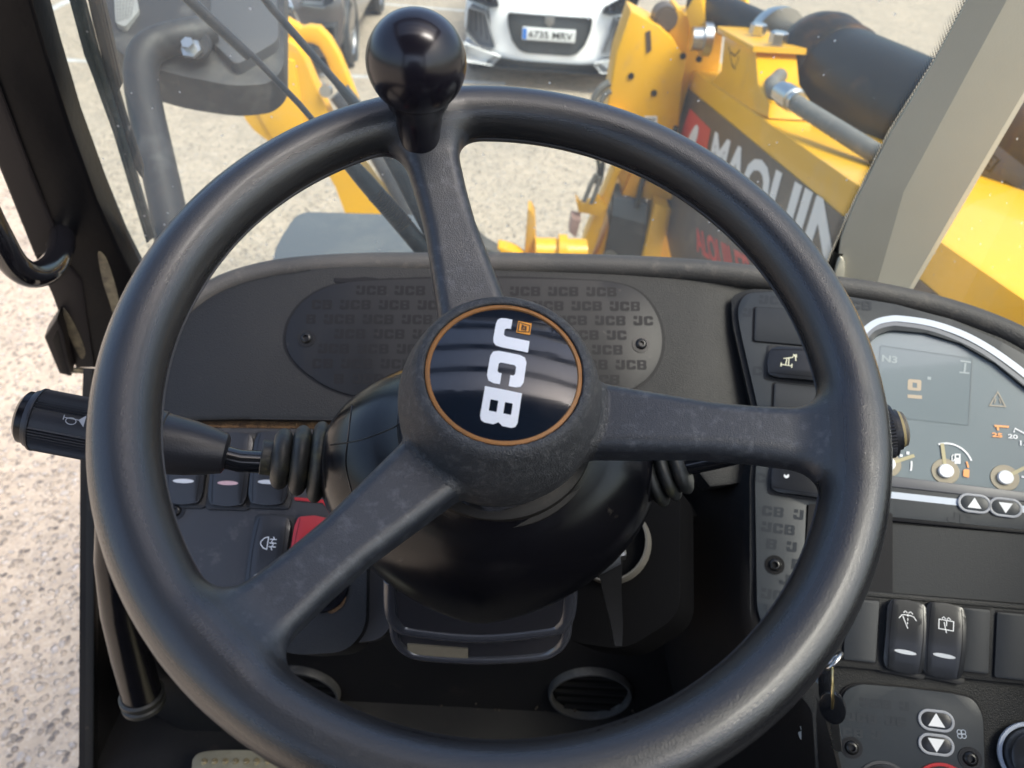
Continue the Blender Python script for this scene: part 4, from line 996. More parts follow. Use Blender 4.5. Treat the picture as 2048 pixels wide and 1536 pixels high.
prints('speed_scale', [[stroke(E([(2029, 864), (2031, 856), (2050, 866), (2068, 880)]), .0014)], [E([(2044, 951), (2052, 952), (2052, 956), (2044, 955)])]], EF, -.0013, M_white, gd)
# silver trims
prints('silver_trim', [[stroke(E(spline([(1700, 700), (1730, 662), (1752, 646), (1775, 640), (1800, 639), (1860, 648), (1920, 668), (1970, 694), (2020, 728), (2070, 768), (2140, 830)], 6, False)), mm(13, .71))]], EF, .0024, M_silver, bez)
prints('inner_trim', [[stroke(E(spline([(1705, 712), (1738, 668), (1756, 656), (1780, 650), (1800, 650), (1858, 659), (1916, 680), (1966, 706), (2016, 742), (2070, 786), (2140, 850)], 6, False)), mm(8, .71))]], EF, .0022, mat('trim_grey', (.17, .18, .20), .4), bez)
prints('silver_trim', [[stroke(E([(1700, 983), (1785, 991), (1922, 1006)]), mm(13, .69))]], EF, .0024, M_silver, bez)
def pill(fr, cx, cy, w_, h_, up, parent, m_in=M_bezel, ang=0.0, h=.0026, sz=1.0):
    u, v = fr.uv(cx, cy)
    b_ = slab('push_button', [rrect(u, v, w_ - .003, h_ - .003, (h_ - .003) / 2, ang)], fr, h + .0012, 0, m_in, parent, bevel=.0006)
    slab('button_outline', [rrect(u, v, w_, h_, h_ / 2, ang), rrect(u, v, w_ - .0042, h_ - .0042, (h_ - .0042) / 2, ang)[::-1]], fr, h + .0016, 0, mat('outline_grey', (.30, .31, .34), .4), b_, bevel=.0003)
    c, s_ = math.cos(ang), math.sin(ang); t = [(-.0054, -.004), (.0054, -.004), (0, .005)] if up else [(-.0054, .004), (.0054, .004), (0, -.005)]
    prints('arrow', [[[(u + (x * c - y * s_) * sz, v + (x * s_ + y * c) * sz) for x, y in t]]], fr, h + .0014, M_white, b_)
    return b_
ae = math.atan2(EF.uv(2030, 1018)[1] - EF.uv(1930, 1006)[1], EF.uv(2030, 1018)[0] - EF.uv(1930, 1006)[0])
pill(EF, 1946, 1008, mm(58, .69), mm(37, .69), True, bez, ang=ae); pill(EF, 2008, 1016, mm(58, .69), mm(37, .69), False, bez, ang=ae)
prints('silver_trim', [[stroke(E([(2036, 1018), (2120, 1028)]), mm(13, .69))]], EF, .0024, M_silver, bez)
# open tray, switch row
slab('tray', [E(rpoly([(1700, 1042), (2150, 1075), (2150, 1215), (1690, 1178)], 6))], EF, -.0015, -.004, mat('tray_plastic', (.018, .020, .023), .5, spec=.35, bump=(900, .3, .0004)), dash)
slab('tray_edge', [stroke(E([(1690, 1184), (1760, 1190), (2150, 1224)]), .0045)], EF, .004, -.003, M_dash, dash, bevel=.001)
slab('tray_edge', [stroke(E([(1740, 1034), (2150, 1072)]), .004)], EF, .0015, -.003, M_emb, dash, bevel=.001)
rowp = slab('switch_row', [E(rpoly([(1650, 1190), (1760, 1193), (2150, 1228), (2150, 1378), (1640, 1328)], 10))], EF, .003, -.003, M_dash, dash, bevel=.002)
def blank2(pts):
    q = rpoly(E(pts), .002); c_ = sum((Vector(p) for p in q), Vector((0, 0))) / len(q)
    slab('plate_gap', [[tuple(Vector(p) + (Vector(p) - c_).normalized() * .0018) for p in q]], EF, .0034, .002, M_emb, dash)
    slab('blank_plate', [q], EF, .0055, .002, M_blank, dash, bevel=.0008)
blank2([(1690, 1198), (1756, 1202), (1748, 1325), (1685, 1318)]); blank2([(1920, 1215), (1976, 1220), (1972, 1347), (1912, 1340)]); blank2([(1990, 1224), (2060, 1230), (2060, 1362), (1984, 1353)])
rs_ = math.atan2(EF.uv(1807, 1210)[1] - EF.uv(1800, 1330)[1], EF.uv(1807, 1210)[0] - EF.uv(1800, 1330)[0]) - math.pi / 2
wp, WPF, wa = rocker(EF, 1806, 1272, mm(72, .67), mm(136, .68), rs_, lens=M_lens, lens_v=-.21)
rp, RPF, ra2 = rocker(EF, 1882, 1280, mm(72, .665), mm(138, .68), rs_, lens=M_lens, lens_v=-.20)
s = .0042
af = lambda x, y: (x * s, y * s + .0125)
prints('wiper_icon', lines(af, [[(-1.6, .3), (-1.1, 1.0), (-.6, 1.15), (.6, 1.15), (1.1, 1.0), (1.6, .3)], [(-.9, .8), (.1, -1.4)], [(-.8, 1.5), (-.5, 1.9), (-.1, 1.6)], [(.1, 1.6), (.5, 1.9), (.9, 1.5)], [(0, 1.4), (0, .9)], [(0, .6), (0, .1)], [(0, -.2), (0, -.6)]], .0006), WPF, .0004, M_white, wp, hfun=wa)
prints('rear_wiper_icon', lines(af, [[(-1.3, .9), (1.3, .9), (1.3, -.9), (-1.3, -.9), (-1.3, .9)], [(-.4, .5), (.1, -1.5)], [(.05, .8), (.05, -.2)], [(-.8, 1.1), (-.5, 1.5), (-.1, 1.1)], [(.1, 1.1), (.4, 1.5), (.8, 1.1)]], .00065), RPF, .0004, M_white, rp, hfun=ra2)
# heater panel
hp_o = rpoly([(1676, 1420), (1690, 1378), (1720, 1368), (1800, 1374), (1900, 1386), (1945, 1396), (1964, 1430), (1970, 1640), (1672, 1640)], [20, 25, 10, 5, 5, 25, 20, 5, 5])
slab('panel_gap', [E([(x + (4 if x > 1820 else -4), y - 3) for x, y in hp_o])], EF, -.0005, -.003, M_emb, dash)
hp = slab('heater_panel', [E(hp_o)], EF, .0025, -.002, M_bezel, dash, bevel=.0008)
pattern('printed_pattern', EF, E(hp_o), hp, M_emb2, .0027, EF.uv(1640, 1404), mm(60, .63), mm(17, .63), mm(75, .63), mm(30, .63), 7, 6, avoid=[E([(1825, 1360), (1990, 1360), (1990, 1640), (1825, 1640)]), E([(1672, 1480), (1830, 1480), (1830, 1640), (1672, 1640)])], dirv=Vector(EF.uv(1900, 1420)) - Vector(EF.uv(1700, 1400)))
pill(EF, 1870, 1440, mm(72, .58), mm(44, .58), True, hp, M_rocker, ang=ae * .6, sz=1.15); pill(EF, 1870, 1488, mm(72, .57), mm(44, .57), False, hp, M_rocker, ang=ae * .6, sz=1.15)
fu, fv = EF.uv(1921, 1467)
prints('fan_icon', [cstroke([(fu + .0021 * math.cos(a0) + .0017 * math.cos(t), fv + .0021 * math.sin(a0) + .0017 * math.sin(t)) for t in np.linspace(0, 6.28, 13)[:-1]], .0005) for a0 in (.78, 2.36, 3.93, 5.5)], EF, .0028, M_silver, hp)
screw(EF, 1702, 1494, hp, .0056, .0025); screw(EF, 1938, 1516, hp, .0058, .0025)
def knob_(cx, cy, r, ringm, m_=M_rocker):
    O = EF.w(*EF.uv(cx, cy), .0025)
    k_ = lathe('control_knob', O, EF.n, [(0, r * 1.0), (.002, r * 1.0), (.002, r * .86), (.016, r * .80), (.018, r * .74), (.018, 0)], m_, hp, seg=48)
    lathe('knob_ring', O, EF.n, [(.0005, r * 1.14), (.0014, r * 1.14), (.0014, r * 1.02), (.0005, r * 1.02)], ringm, k_, seg=48)
knob_(1768, 1578, .019, mat('ring_dark', (.05, .05, .055), .4)); knob_(1886, 1586, .020, M_red)
O = EF.w(*EF.uv(2064, 1512), .003)
k_ = lathe('dial_knob', O, EF.n, [(0, .022), (.014, .020), (.015, .018), (.015, 0)], M_rocker, dash, seg=48)
lathe('dial_outline', O, EF.n, [(-.001, .0255), (.002, .0255), (.002, .0228), (-.001, .0228)], M_silver, k_, seg=48)

# keys --------------------------------------------------------------
ks = empty('key_bunch', 'bunch of keys on a split ring hanging beside the heater panel', 'keys', P(1670, 1320, .615))
def ring_pts(c, a, b, r, n=32): return [c + a * (r * math.cos(2 * math.pi * i / n)) + b * (r * math.sin(2 * math.pi * i / n)) for i in range(n)]
kc = P(1668, 1322, .618); tube('lock_loop', ring_pts(kc, (CR * .7 + CU * .7), CF * .7 + CR * .3, .008), .0021, M_steel, ks, seg=10, closed=True)
tube('split_ring', ring_pts(P(1664, 1372, .615), CU, (CR * .35 + CF * .9).normalized(), .0165), .0011, M_brass, ks, seg=8, closed=True)
def key(x0, y0, x1, y1, d, m_):
    a, b = P(x0, y0, d), P(x1, y1, d + .01); ax = (b - a); L = ax.length; ax.normalize(); sd_ = ax.cross(CF + CR * .6).normalized()
    F2 = Fr(a, ax, ax.cross(sd_))
    bow = ell(L * .25, 0, L * .27, .010, 24)
    k = slab('key', [bow], F2, .0022, -.0022, M_rod, ks, bevel=.0008)
    t = [(L * .45, .0035), (L * .98, .0035), (L, 0)] + [(L * (.98 - i * .045), -.0038 if i % 2 else -.0018) for i in range(9)] + [(L * .45, -.0035)]
    slab('key_blade', [t], F2, .001, -.001, m_, k)
key(1662, 1385, 1675, 1502, .612, M_steel); key(1650, 1340, 1602, 1478, .66, M_steel)
tube('fob', [P(1648, 1340, .625), P(1655, 1390, .63), P(1668, 1440, .63)], [.005, .007, .005], M_rod, ks, seg=12)
# grab handle
gh = [(-75, 300, .69), (-40, 400, .705), (-2, 478, .725), (28, 528, .745), (62, 549, .765), (96, 540, .79), (118, 510, .82), (124, 474, .85), (122, 455, .875)]
h_ = empty('grab_handle', 'gloss black tubular grab handle curving onto the left door pillar', 'grab handle', P(122, 455, .88))
GP = [P(*p) for p in spline(gh, 6, False)]
tube('handle_tube', GP, .0132, mat('handle_gloss', (.006, .006, .008), .12, spec=.9, coat=.4), h_, seg=28, angle=80)
lathe('handle_mount', P(123, 468, .862), P(122, 458, .84) - P(123, 468, .88), [(-.012, .0), (-.012, .021), (-.004, .0205), (.002, .0165), (.004, .014), (.004, 0)], M_pillar, h_, seg=32)
# unseen driver's seat and roof panel, added to darken the cab and its reflections
seat = empty('unseen_driver_seat', 'unseen black driver seat, added behind the steering wheel to darken the cab', 'seat', Vector((0, -.35, FZ)))
fin(box_bm(Vector((0, -.28, CAM.z - .62)), Vector((.50, 0, 0)), Vector((0, .50, 0)), Vector((0, 0, .14)), bev=.04), 'cushion', M_roof, seat)
fin(box_bm(Vector((0, -.58, CAM.z - .22)), Vector((.50, 0, 0)), Vector((0, .14, 0)), Vector((0, 0, .80)), bev=.05), 'backrest', M_roof, seat)
fin(box_bm(Vector((0, -.30, CAM.z - .82)), Vector((.40, 0, 0)), Vector((0, .40, 0)), Vector((0, 0, .26)), bev=.02), 'base', M_roof, seat)
fin(box_bm(Vector((0, -.37, zt + .045)), Vector((1.16, 0, 0)), Vector((0, 1.02, 0)), Vector((0, 0, .02))), 'roof_sun_blocker', M_roof, cab)  # solid panel out of view, added to keep the sun off the hub badge

# ================================================================== OUTSIDE: the machine's front
BM = Fr(Vector((.65, 2, 1.6)), Vector((0, -1, 0)), Vector((-1, 0, 0)))
boom = empty('loader_boom', 'yellow loader boom with black lettered side decal running forward right of the cab', 'loader boom', Vector((.8, 2, 1.2)))
a, b = Vector(BM.uv(1358, 122)), Vector(BM.uv(1724, 374)); d_ = (b - a).normalized(); near = a + d_ * 3.0
dn = Vector((d_.y, -d_.x))
if dn.y > 0: dn = -dn
side = [a, near, near + dn * .62, a + dn * .62]
slab('boom_side', [[tuple(p) for p in side]], BM, 0, -.34, M_yel2, boom, bevel=.012)
q = Vector(BM.uv(1366, 168)); off = (q - a).dot(dn)
bot = Vector(BM.uv(1318, 396)); bo = (bot - a).dot(dn)
dec = [BM.uv(1366, 167), tuple(a + d_ * 3.0 + dn * off), tuple(a + d_ * 3.0 + dn * (bo + .22)), tuple(a + d_ * .9 + dn * (bo + .22)), BM.uv(1318, 396)]
dc = slab('side_decal', [dec], BM, .003, .0005, M_decal, boom)
lo = [tuple(a + d_ * 2.0 + dn * off), ]
prints('decal_red_square', [[BM.px([(1382, 217), (1424, 259), (1413, 316), (1352, 300)])]], BM, .0045, M_dred, dc)
prints('decal_curl', [[BM.px(spline([(1372, 300), (1379, 278), (1390, 256), (1396, 250), (1400, 256), (1397, 276), (1389, 300), (1384, 320), (1366, 320)], 4))]], BM, .006, M_dwhite, dc)
text_on('decal_lettering', 'MAQUIN', BM, (1413, 358), (1664, 590), (1433, 262), .0045, M_dwhite, dc, .035)
text_on('decal_small_lettering', 'ALQUILER', BM, (1398, 512), (1520, 600), (1390, 452), .0045, M_dred, dc, .03)
# bracket bolted on top
bk = slab('bolt_bracket', [BM.px([(1443, 66), (1503, 98), (1508, 165), (1530, 205), (1528, 236), (1490, 218), (1466, 207), (1412, 170), (1436, 140)])], BM, -.01, -.13, M_yel, boom, bevel=.008)
slab('bracket_flange', [BM.px([(1436, 52), (1510, 92), (1508, 104), (1436, 66)])], BM, .005, -.15, M_yel, boom, bevel=.006)
for x, y in ((1470, 66), (1506, 84)):
    O = BM.w(*BM.uv(x, y), -.07); lathe('bolt_head', O, Vector((0, 0, 1)), [(0, 0), (0, .026), (.028, .026), (.032, .022), (.032, 0)], M_steel, bk, seg=6, angle=20)
prints('bracket_mark', [[stroke(BM.px([(1452, 92), (1458, 128), (1464, 138), (1472, 112)]), .006)], [stroke(BM.px([(1456, 104), (1464, 112), (1474, 100)]), .006)]], BM, -.009, M_black, bk)
lathe('pin', BM.w(*BM.uv(1410, 78), -.02), Vector((-1, .0, 0)), [(0, 0), (0, .060), (.03, .060), (.03, .042), (.07, .040), (.07, 0)], M_steel, boom, seg=32)
# black cylinder lying beside the boom
ca, cb = P(1612, 118, 2.45), P(2200, 425, 1.50)
cx_ = cb - ca; L_ = cx_.length
cyl_ = lathe('cylinder', ca, cx_, [(-.02, 0), (-.02, .105), (.02, .128), (.05, .150), (.09, .156), (.12, .152), (.13, .146), (.20, .144), (.21, .136), (L_ * 1.1, .134), (L_ * 1.1, 0)], M_cyl, boom, seg=64)
tube('cylinder_rod', [P(1400, 5, 3.0), P(1480, 45, 2.8), P(1640, 128, 2.45)], [.062, .066, .072], M_cyl, boom, seg=32)
lathe('rod_collar', P(1540, 70, 2.60), P(1640, 128, 2.45) - P(1480, 45, 2.8), [(0, 0), (0, .090), (.03, .098), (.05, .098), (.05, 0)], M_steel, boom, seg=32)
for x in (1395, 1482):
    slab('rod_ear', [Fr(P(x, 30, 2.9), Vector((1, 0, 0)), Vector((-.5, -1, 0))).px([(x - 12, 60), (x + 22, 62), (x + 12, -6), (x, -16), (x - 20, 20)])], Fr(P(x, 30, 2.9), Vector((1, 0, 0)), Vector((-.5, -1, 0))), .02, -.02, M_yel, boom, bevel=.006)
tube('hydraulic_hose', [P(1560, 152, 2.2), P(1544, 168, 2.12), P(1548, 184, 2.05), P(1570, 190, 1.98)], .021, M_hose, boom, seg=14)
hz = tube('hydraulic_hose', [P(*p) for p in spline([(1560, 184, 2.0), (1600, 212, 1.9), (1700, 275, 1.72), (1800, 338, 1.58), (1900, 410, 1.45), (2000, 500, 1.34)], 6, False)], .021, M_hose, boom, seg=18)
lathe('hose_fitting', P(1562, 184, 1.98), P(1600, 208, 1.90) - P(1562, 184, 1.98), [(0, 0), (0, .027), (.02, .027), (.022, .030), (.07, .030), (.072, .025), (.09, .025), (.09, 0)], M_steel, hz, seg=20)
# warning stickers wrapped on the black cylinder
_cb = BVHTree.FromPolygons([v.co.copy() for v in cyl_.data.vertices], [tuple(p.vertices) for p in cyl_.data.polygons])
def wrap_prints(name, loops, lift, m_, parent):
    bm = bmesh.new(); fl_ = Fr(Vector((0, 0, 0)), Vector((1, 0, 0)), Vector((0, 0, 1)))
    for i_, lp in enumerate(loops): slab_bm(lp, fl_, 0, None, 6, out=bm)
    for v in bm.verts:
        r = _cb.ray_cast(CAM, D(v.co.x, v.co.y).normalized())
        v.co = (r[0] - D(v.co.x, v.co.y).normalized() * lift) if r[0] is not None else P(v.co.x, v.co.y, 1.5)
    return fin(bm, name, m_, parent)
def rotq(cx, cy, s_, a, pts): return [(cx + s_ * (x * math.cos(a) - y * math.sin(a)), cy + s_ * (x * math.sin(a) + y * math.cos(a))) for x, y in pts]
A_ = R_(-52); Mst = mat('sticker_film', (.075, .075, .08), .35); Mk = mat('sticker_ink', (.004, .004, .004), .5)
wrap_prints('sticker_film', [[rotq(2000, 350, 1, A_ + R_(90), [(-70, -44), (70, -44), (70, 44), (-70, 44)])]], .003, Mst, cyl_)
for cx, cy, gl in ((1976, 322, [[(-.5, .6), (-.5, -.5), (.5, -.5), (.5, .2), (0, .2)]]), (2013, 383, [[(-.55, .5), (-.55, -.5), (.55, -.5), (.55, .5)], [(0, .45), (0, -.5)]])):
    wrap_prints('sticker_mark', [cstroke(rotq(cx, cy, 15, A_, [(-1, -1), (1, -1), (1, 1), (-1, 1)]), 3.2)] + [[stroke(rotq(cx, cy, 15, A_, g), 4.5)] for g in gl], .005, Mk, cyl_)

HF = Fr(Vector((0, 3.15, 1.4)), Vector((1, 0, 0)), Vector((0, -1, 0)))
head = empty('boom_head', 'yellow boom head and mast plates standing at the far end of the boom', 'boom head', Vector((.5, 3.2, .9)))
slab('head_plate', [HF.px([(1262, 22), (1322, 54), (1346, 78), (1372, 122), (1364, 180), (1345, 400), (1252, 400), (1204, 270), (1214, 215), (1232, 110)])], HF, 0, -.20, M_yel, head, bevel=.008)
slab('head_plate', [HF.px([(1340, 66), (1358, 24), (1368, 26), (1376, 38), (1440, 36), (1454, 60), (1444, 150), (1384, 176), (1350, 300)])], HF, -.06, -.24, M_yel2, head, bevel=.008)
lathe('pivot_boss', HF.w(*HF.uv(1334, 42), -.08), Vector((0, -1, 0)), [(-.05, 0), (-.05, .045), (.05, .045), (.05, .035), (.06, .035), (.06, 0)], mat('boss_brown', (.10, .07, .05), .5), head, seg=32)
slab('mast_plate', [HF.px([(1214, 215), (1246, 222), (1262, 300), (1236, 340), (1164, 560), (1148, 560), (1168, 470), (1226, 330), (1204, 272)])], HF, .05, -.05, M_yel, head, bevel=.006)
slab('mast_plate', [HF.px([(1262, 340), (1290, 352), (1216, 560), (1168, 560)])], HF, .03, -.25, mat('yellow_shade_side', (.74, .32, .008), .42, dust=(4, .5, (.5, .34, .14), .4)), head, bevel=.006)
slab('radiator_box', [HF.px([(1222, 418), (1290, 436), (1280, 560), (1196, 560)])], HF, .06, -.2, mat('box_dark', (.05, .048, .046), .6, dust=(6, .5, (.2, .18, .16), .5)), head, bevel=.004)
slab('radiator_top', [HF.px([(1224, 384), (1256, 386), (1292, 398), (1290, 437), (1221, 419)])], HF, .065, -.1, mat('box_bluegrey', (.09, .11, .13), .4), head, bevel=.004)
slab('post', [HF.px([(1306, 390), (1332, 398), (1306, 560), (1266, 560)])], HF, .09, -.1, M_yel, head, bevel=.008)
slab('post', [HF.px([(1330, 400), (1440, 560), (1300, 560)])], HF, .02, -.1, M_yel, head, bevel=.008)
lathe('round_reflector', HF.w(*HF.uv(1217, 500), .064), Vector((0, -1, 0)), [(0, .034), (.006, .032), (.006, 0)], mat('dull_disc', (.16, .15, .13), .4), head, seg=28)
pt = slab('number_label', [HF.px([(1289, 232), (1314, 232), (1314, 256), (1289, 256)])], HF, .004, .0005, M_platew, head)
text_on('number_lettering', '857', HF, (1292, 246), (1310, 246), (1292, 236), .006, M_black, pt, .03)
slab('slot', [HF.px([(1291, 64), (1301, 60), (1303, 100), (1293, 108)])], HF, .003, .0005, mat('slot_brown', (.08, .05, .035), .5), head)
for x, y in ((1262, 152), (1308, 186), (1366, 112), (1398, 118)):
    lathe('bolt', HF.w(*HF.uv(x, y), .0), Vector((0, -1, 0)), [(0, .013), (.006, .012), (.006, 0)], M_bolt, head, seg=12)
slab('hose_bracket', [HF.px([(1150, 383), (1160, 396), (1185, 392), (1192, 380), (1212, 400), (1200, 420), (1172, 414), (1156, 412)])], HF, .07, .02, M_yel, head, bevel=.004)
for pts, r in (([(1216, 150), (1196, 165), (1184, 190), (1186, 230)], .014), ([(1218, 166), (1204, 178), (1196, 200), (1196, 236)], .012), ([(1190, 330), (1180, 350), (1166, 384)], .010), ([(1196, 335), (1192, 356), (1180, 388)], .010)):
    tube('hose', [HF.w(*HF.uv(x, y), .10) for x, y in spline(pts, 4, False)], r, M_hose, head, seg=10)
for pts, r in (([(1190, 232), (1186, 270), (1196, 320), (1190, 352)], .009), ([(1200, 236), (1206, 280), (1202, 330), (1196, 356)], .009), ([(1270, 400), (1284, 340), (1320, 300), (1348, 240)], .012)):
    tube('hose', [HF.w(*HF.uv(x, y), .08) for x, y in spline(pts, 4, False)], r, M_rubber, head, seg=10)
slab('lamp_bracket', [HF.px([(1142, 412), (1160, 418), (1150, 452), (1136, 440)])], HF, .12, .04, mat('pinkish_plastic', (.40, .26, .22), .5), head, bevel=.006)
# front axle frame seen over the dash
ax_ = empty('machine_chassis', 'yellow tubular front frame with an upright lug just above the dash top', 'machine frame', P(1100, 510, 2.6))
tube('cross_tube', [P(1068, 503, 2.6), P(1170, 506, 2.62)], .048, M_yel, ax_, seg=24)
lathe('tube_collar', P(1116, 504, 2.6), P(1170, 506, 2.6) - P(1068, 503, 2.6), [(0, 0), (0, .060), (.028, .060), (.028, 0)], M_yel, ax_, seg=24)
AF = Fr(P(1062, 470, 2.6), CR, Vector((0, -1, 0)))
slab('lug', [AF.px([(1056, 414), (1062, 414), (1070, 430), (1072, 480), (1074, 540), (1046, 540), (1052, 470)])], AF, .02, -.05, mat('yellow_dull', (.62, .34, .05), .5, dust=(10, .5, (.4, .3, .2), .5)), ax_, bevel=.004)
slab('hook_plate', [AF.px(spline([(996, 482), (1012, 482), (1036, 492), (1062, 512), (1090, 530), (1090, 548), (1010, 548), (1004, 510)], 4))], AF, .06, .0, M_yel, ax_, bevel=.006)
slab('dark_lug', [AF.px(spline([(920, 410), (940, 430), (968, 462), (998, 482), (1006, 500), (1004, 545), (930, 545)], 4))], AF, .10, .03, mat('lug_dark', (.07, .07, .07), .55, dust=(12, .5, (.22, .21, .18), .4)), ax_, bevel=.006)
# mudguard
MG = plane3((560, 430, 2.0), (820, 440, 1.9), (690, 600, 1.7))
fe = slab('front_mudguard', [MG.px(rpoly([(596, 423), (830, 430), (900, 560), (860, 640), (540, 640), (545, 500)], [26, 10, 30, 30, 30, 40]))], MG, 0, -.10, M_fender, None, bevel=.022, seg=4)
tag(fe, 'grey plastic front mudguard in front of the windscreen, low on the left', 'mudguard')
# left loader arm
LA = Fr(Vector((0, 3.4, 1.3)), Vector((1, 0, 0)), Vector((0, -1, 0)))
la = empty('front_loader', 'yellow hooked loader arm with a dark ram behind the mirror', 'loader arm', LA.w(*LA.uv(690, 420), 0))
slab('rear_plate', [LA.px([(540, 20), (566, 40), (598, 59), (612, 55), (634, 58), (655, 80), (676, 116), (698, 170), (720, 230), (700, 240), (668, 172), (648, 118), (634, 96), (622, 90), (610, 88), (560, 110), (520, 90)])], LA, -.02, -.08, M_yel, la, bevel=.010)
slab('front_plate', [LA.px(spline([(540, 80), (572, 74), (592, 78), (608, 92), (622, 120), (648, 180), (690, 262), (740, 330), (800, 412), (830, 470), (740, 520), (700, 420), (664, 336), (600, 300), (520, 250), (486, 190), (500, 160), (530, 140)], 3))], LA, .08, .0, M_yel, la, bevel=.014, seg=3)
slab('web_plate', [LA.px([(560, 100), (600, 110), (620, 240), (610, 300), (560, 270), (520, 200)])], LA, .095, .07, M_yel2, la, bevel=.006)
tube('ram', [LA.w(*LA.uv(x, y), .06) for x, y in ((684, 176), (730, 235), (860, 470))], [.050, .052, .052], mat('ram_dark', (.05, .055, .065), .45, dust=(8, .5, (.2, .19, .18), .4)), la, seg=24)
lathe('ram_pin', LA.w(*LA.uv(662, 168), .09), Vector((0, -1, 0)), [(0, 0), (0, .028), (.02, .026), (.02, 0)], M_steel, la, seg=20)
# door mirror
MF = plane3((230, 60, 1.30), (560, 60, 1.36), (400, 180, 1.26))
mr = empty('side_mirror', 'large dark grey door mirror on a bent tubular arm beyond the windscreen', 'mirror', P(340, 480, 1.15))
mo = rpoly([(214, -120), (221, 60), (226, 108), (262, 138), (350, 168), (470, 186), (540, 178), (570, 150), (572, -120)], [10, 60, 20, 40, 60, 60, 30, 40, 10])
mxy = MF.px(mo); mc = Vector(MF.uv(395, 20))
shell = slab('mirror_shell', [mxy], MF, 0, -.05, M_mirror, mr, bevel=.02, seg=4, cuts=.02, hfun=lambda u, v: .035 - .45 * (Vector((u, v)) - mc).length ** 2)
slab('mirror_pad', [MF.px(rpoly([(430, -60), (556, -60), (562, 120), (480, 170), (430, 120)], 14))], MF, .039, .0, mat('mirror_pad', (.06, .062, .068), .5), shell, bevel=.008)
lens = slab('marker_lens', [MF.px(rpoly([(240, 26), (282, 20), (290, 60), (262, 92), (244, 84)], 6))], MF, .036, .0, mat('lens_white', (.24, .24, .23), .3, bump=(200, .5, .003)), shell, bevel=.003)
prints('lens_ribs', [[stroke(MF.px([(242, 30 + 7 * k), (284 - 2 * k, 26 + 7 * k)]), .0011)] for k in range(8)] + [[stroke(MF.px([(246 + 7 * k, 26), (248 + 5 * k, 84 - 2 * k)]), .0011)] for k in range(6)], MF, .0365, mat('lens_rib', (.14, .14, .135), .4), lens)
tube('mirror_arm', [P(*p) for p in spline([(420, 64, 1.27), (370, 72, 1.245), (322, 84, 1.235), (292, 106, 1.225), (282, 150, 1.21), (292, 220, 1.19), (312, 310, 1.17), (336, 420, 1.15), (352, 520, 1.13), (362, 640, 1.11)], 5, False)], .0262, M_arm, mr, seg=24, angle=80)
lathe('arm_bolt', P(384, 100, 1.235), -CF + CU * .2, [(0, 0), (0, .017), (.006, .017), (.0065, .010), (.020, .010), (.020, 0)], M_steel, mr, seg=6, angle=20)
lathe('arm_boss', P(392, 92, 1.245), -CF, [(0, 0), (0, .026), (.006, .024), (.006, 0)], M_mirror, mr, seg=24)
# wiper
wi = empty('windscreen_wiper', 'long windscreen wiper with two thin arms and an upright rubber blade', 'wiper', WS.w(*WS.uv(830, 520), -.05))
wpx = lambda pts, h: [WS.w(*WS.uv(x, y), h) for x, y in pts]
slab('blade', [WS.px([(116, -40), (146, -40), (190, 120), (236, 262), (304, 486), (288, 496), (222, 270), (160, 120)])], WS, -.010, -.016, M_blade, wi, bevel=.0015)
slab('blade_rubber', [WS.px([(124, -40), (132, -40), (174, 110), (228, 270), (295, 490), (290, 492), (222, 270), (164, 112)])], WS, -.006, -.012, M_blade, wi)
slab('blade_holder', [WS.px([(152, -40), (182, -40), (206, 60), (233, 182), (226, 198), (248, 270), (276, 350), (276, 372), (262, 352), (228, 250), (196, 140), (176, 60)])], WS, -.014, -.022, M_wiper, wi, bevel=.002)
slab('holder_strip', [WS.px([(166, -40), (180, -40), (204, 60), (232, 184), (226, 190), (198, 70)])], WS, -.011, -.016, mat('wiper_bronze', (.10, .08, .065), .45), wi, bevel=.0015)
tube('arm', wpx([(270, -60), (320, 4), (400, 78), (482, 152)], -.045), [.0050, .0055, .0060, .0058], M_wiper, wi, seg=10)
tube('arm', wpx([(478, 148), (582, 252), (640, 318), (700, 392)], -.050), .0034, M_wiper, wi, seg=10)
tube('arm', wpx([(668, 350), (720, 408), (790, 486), (850, 556)], -.050), [.0085, .011, .012, .012], mat('wiper_head', (.03, .04, .045), .45, dust=(25, .5, (.2, .2, .18), .5)), wi, seg=12)
tube('arm', wpx([(420, -60), (520, 64), (662, 222)], -.060), .0042, M_wiper, wi, seg=10)
tube('arm', wpx([(660, 220), (740, 312), (790, 395), (870, 540)], -.060), [.0045, .0085, .0105, .012], MATS['wiper_head'], wi, seg=12)
bm = bmesh.new()
for k in range(15):
    t = k / 14; O = WS.w(*WS.uv(742 + 60 * t, 430 + 62 * t), -.046); O2 = WS.w(*WS.uv(743 + 60 * t, 431 + 62 * t), -.046)
    lathe_bm(O, O2 - O, [(0, 0), (0, .0105), (.0012, .0115), (.0024, .0105), (.0024, 0)], 14, bm)
fin(bm, 'ribbed_hose', M_rubber, wi)

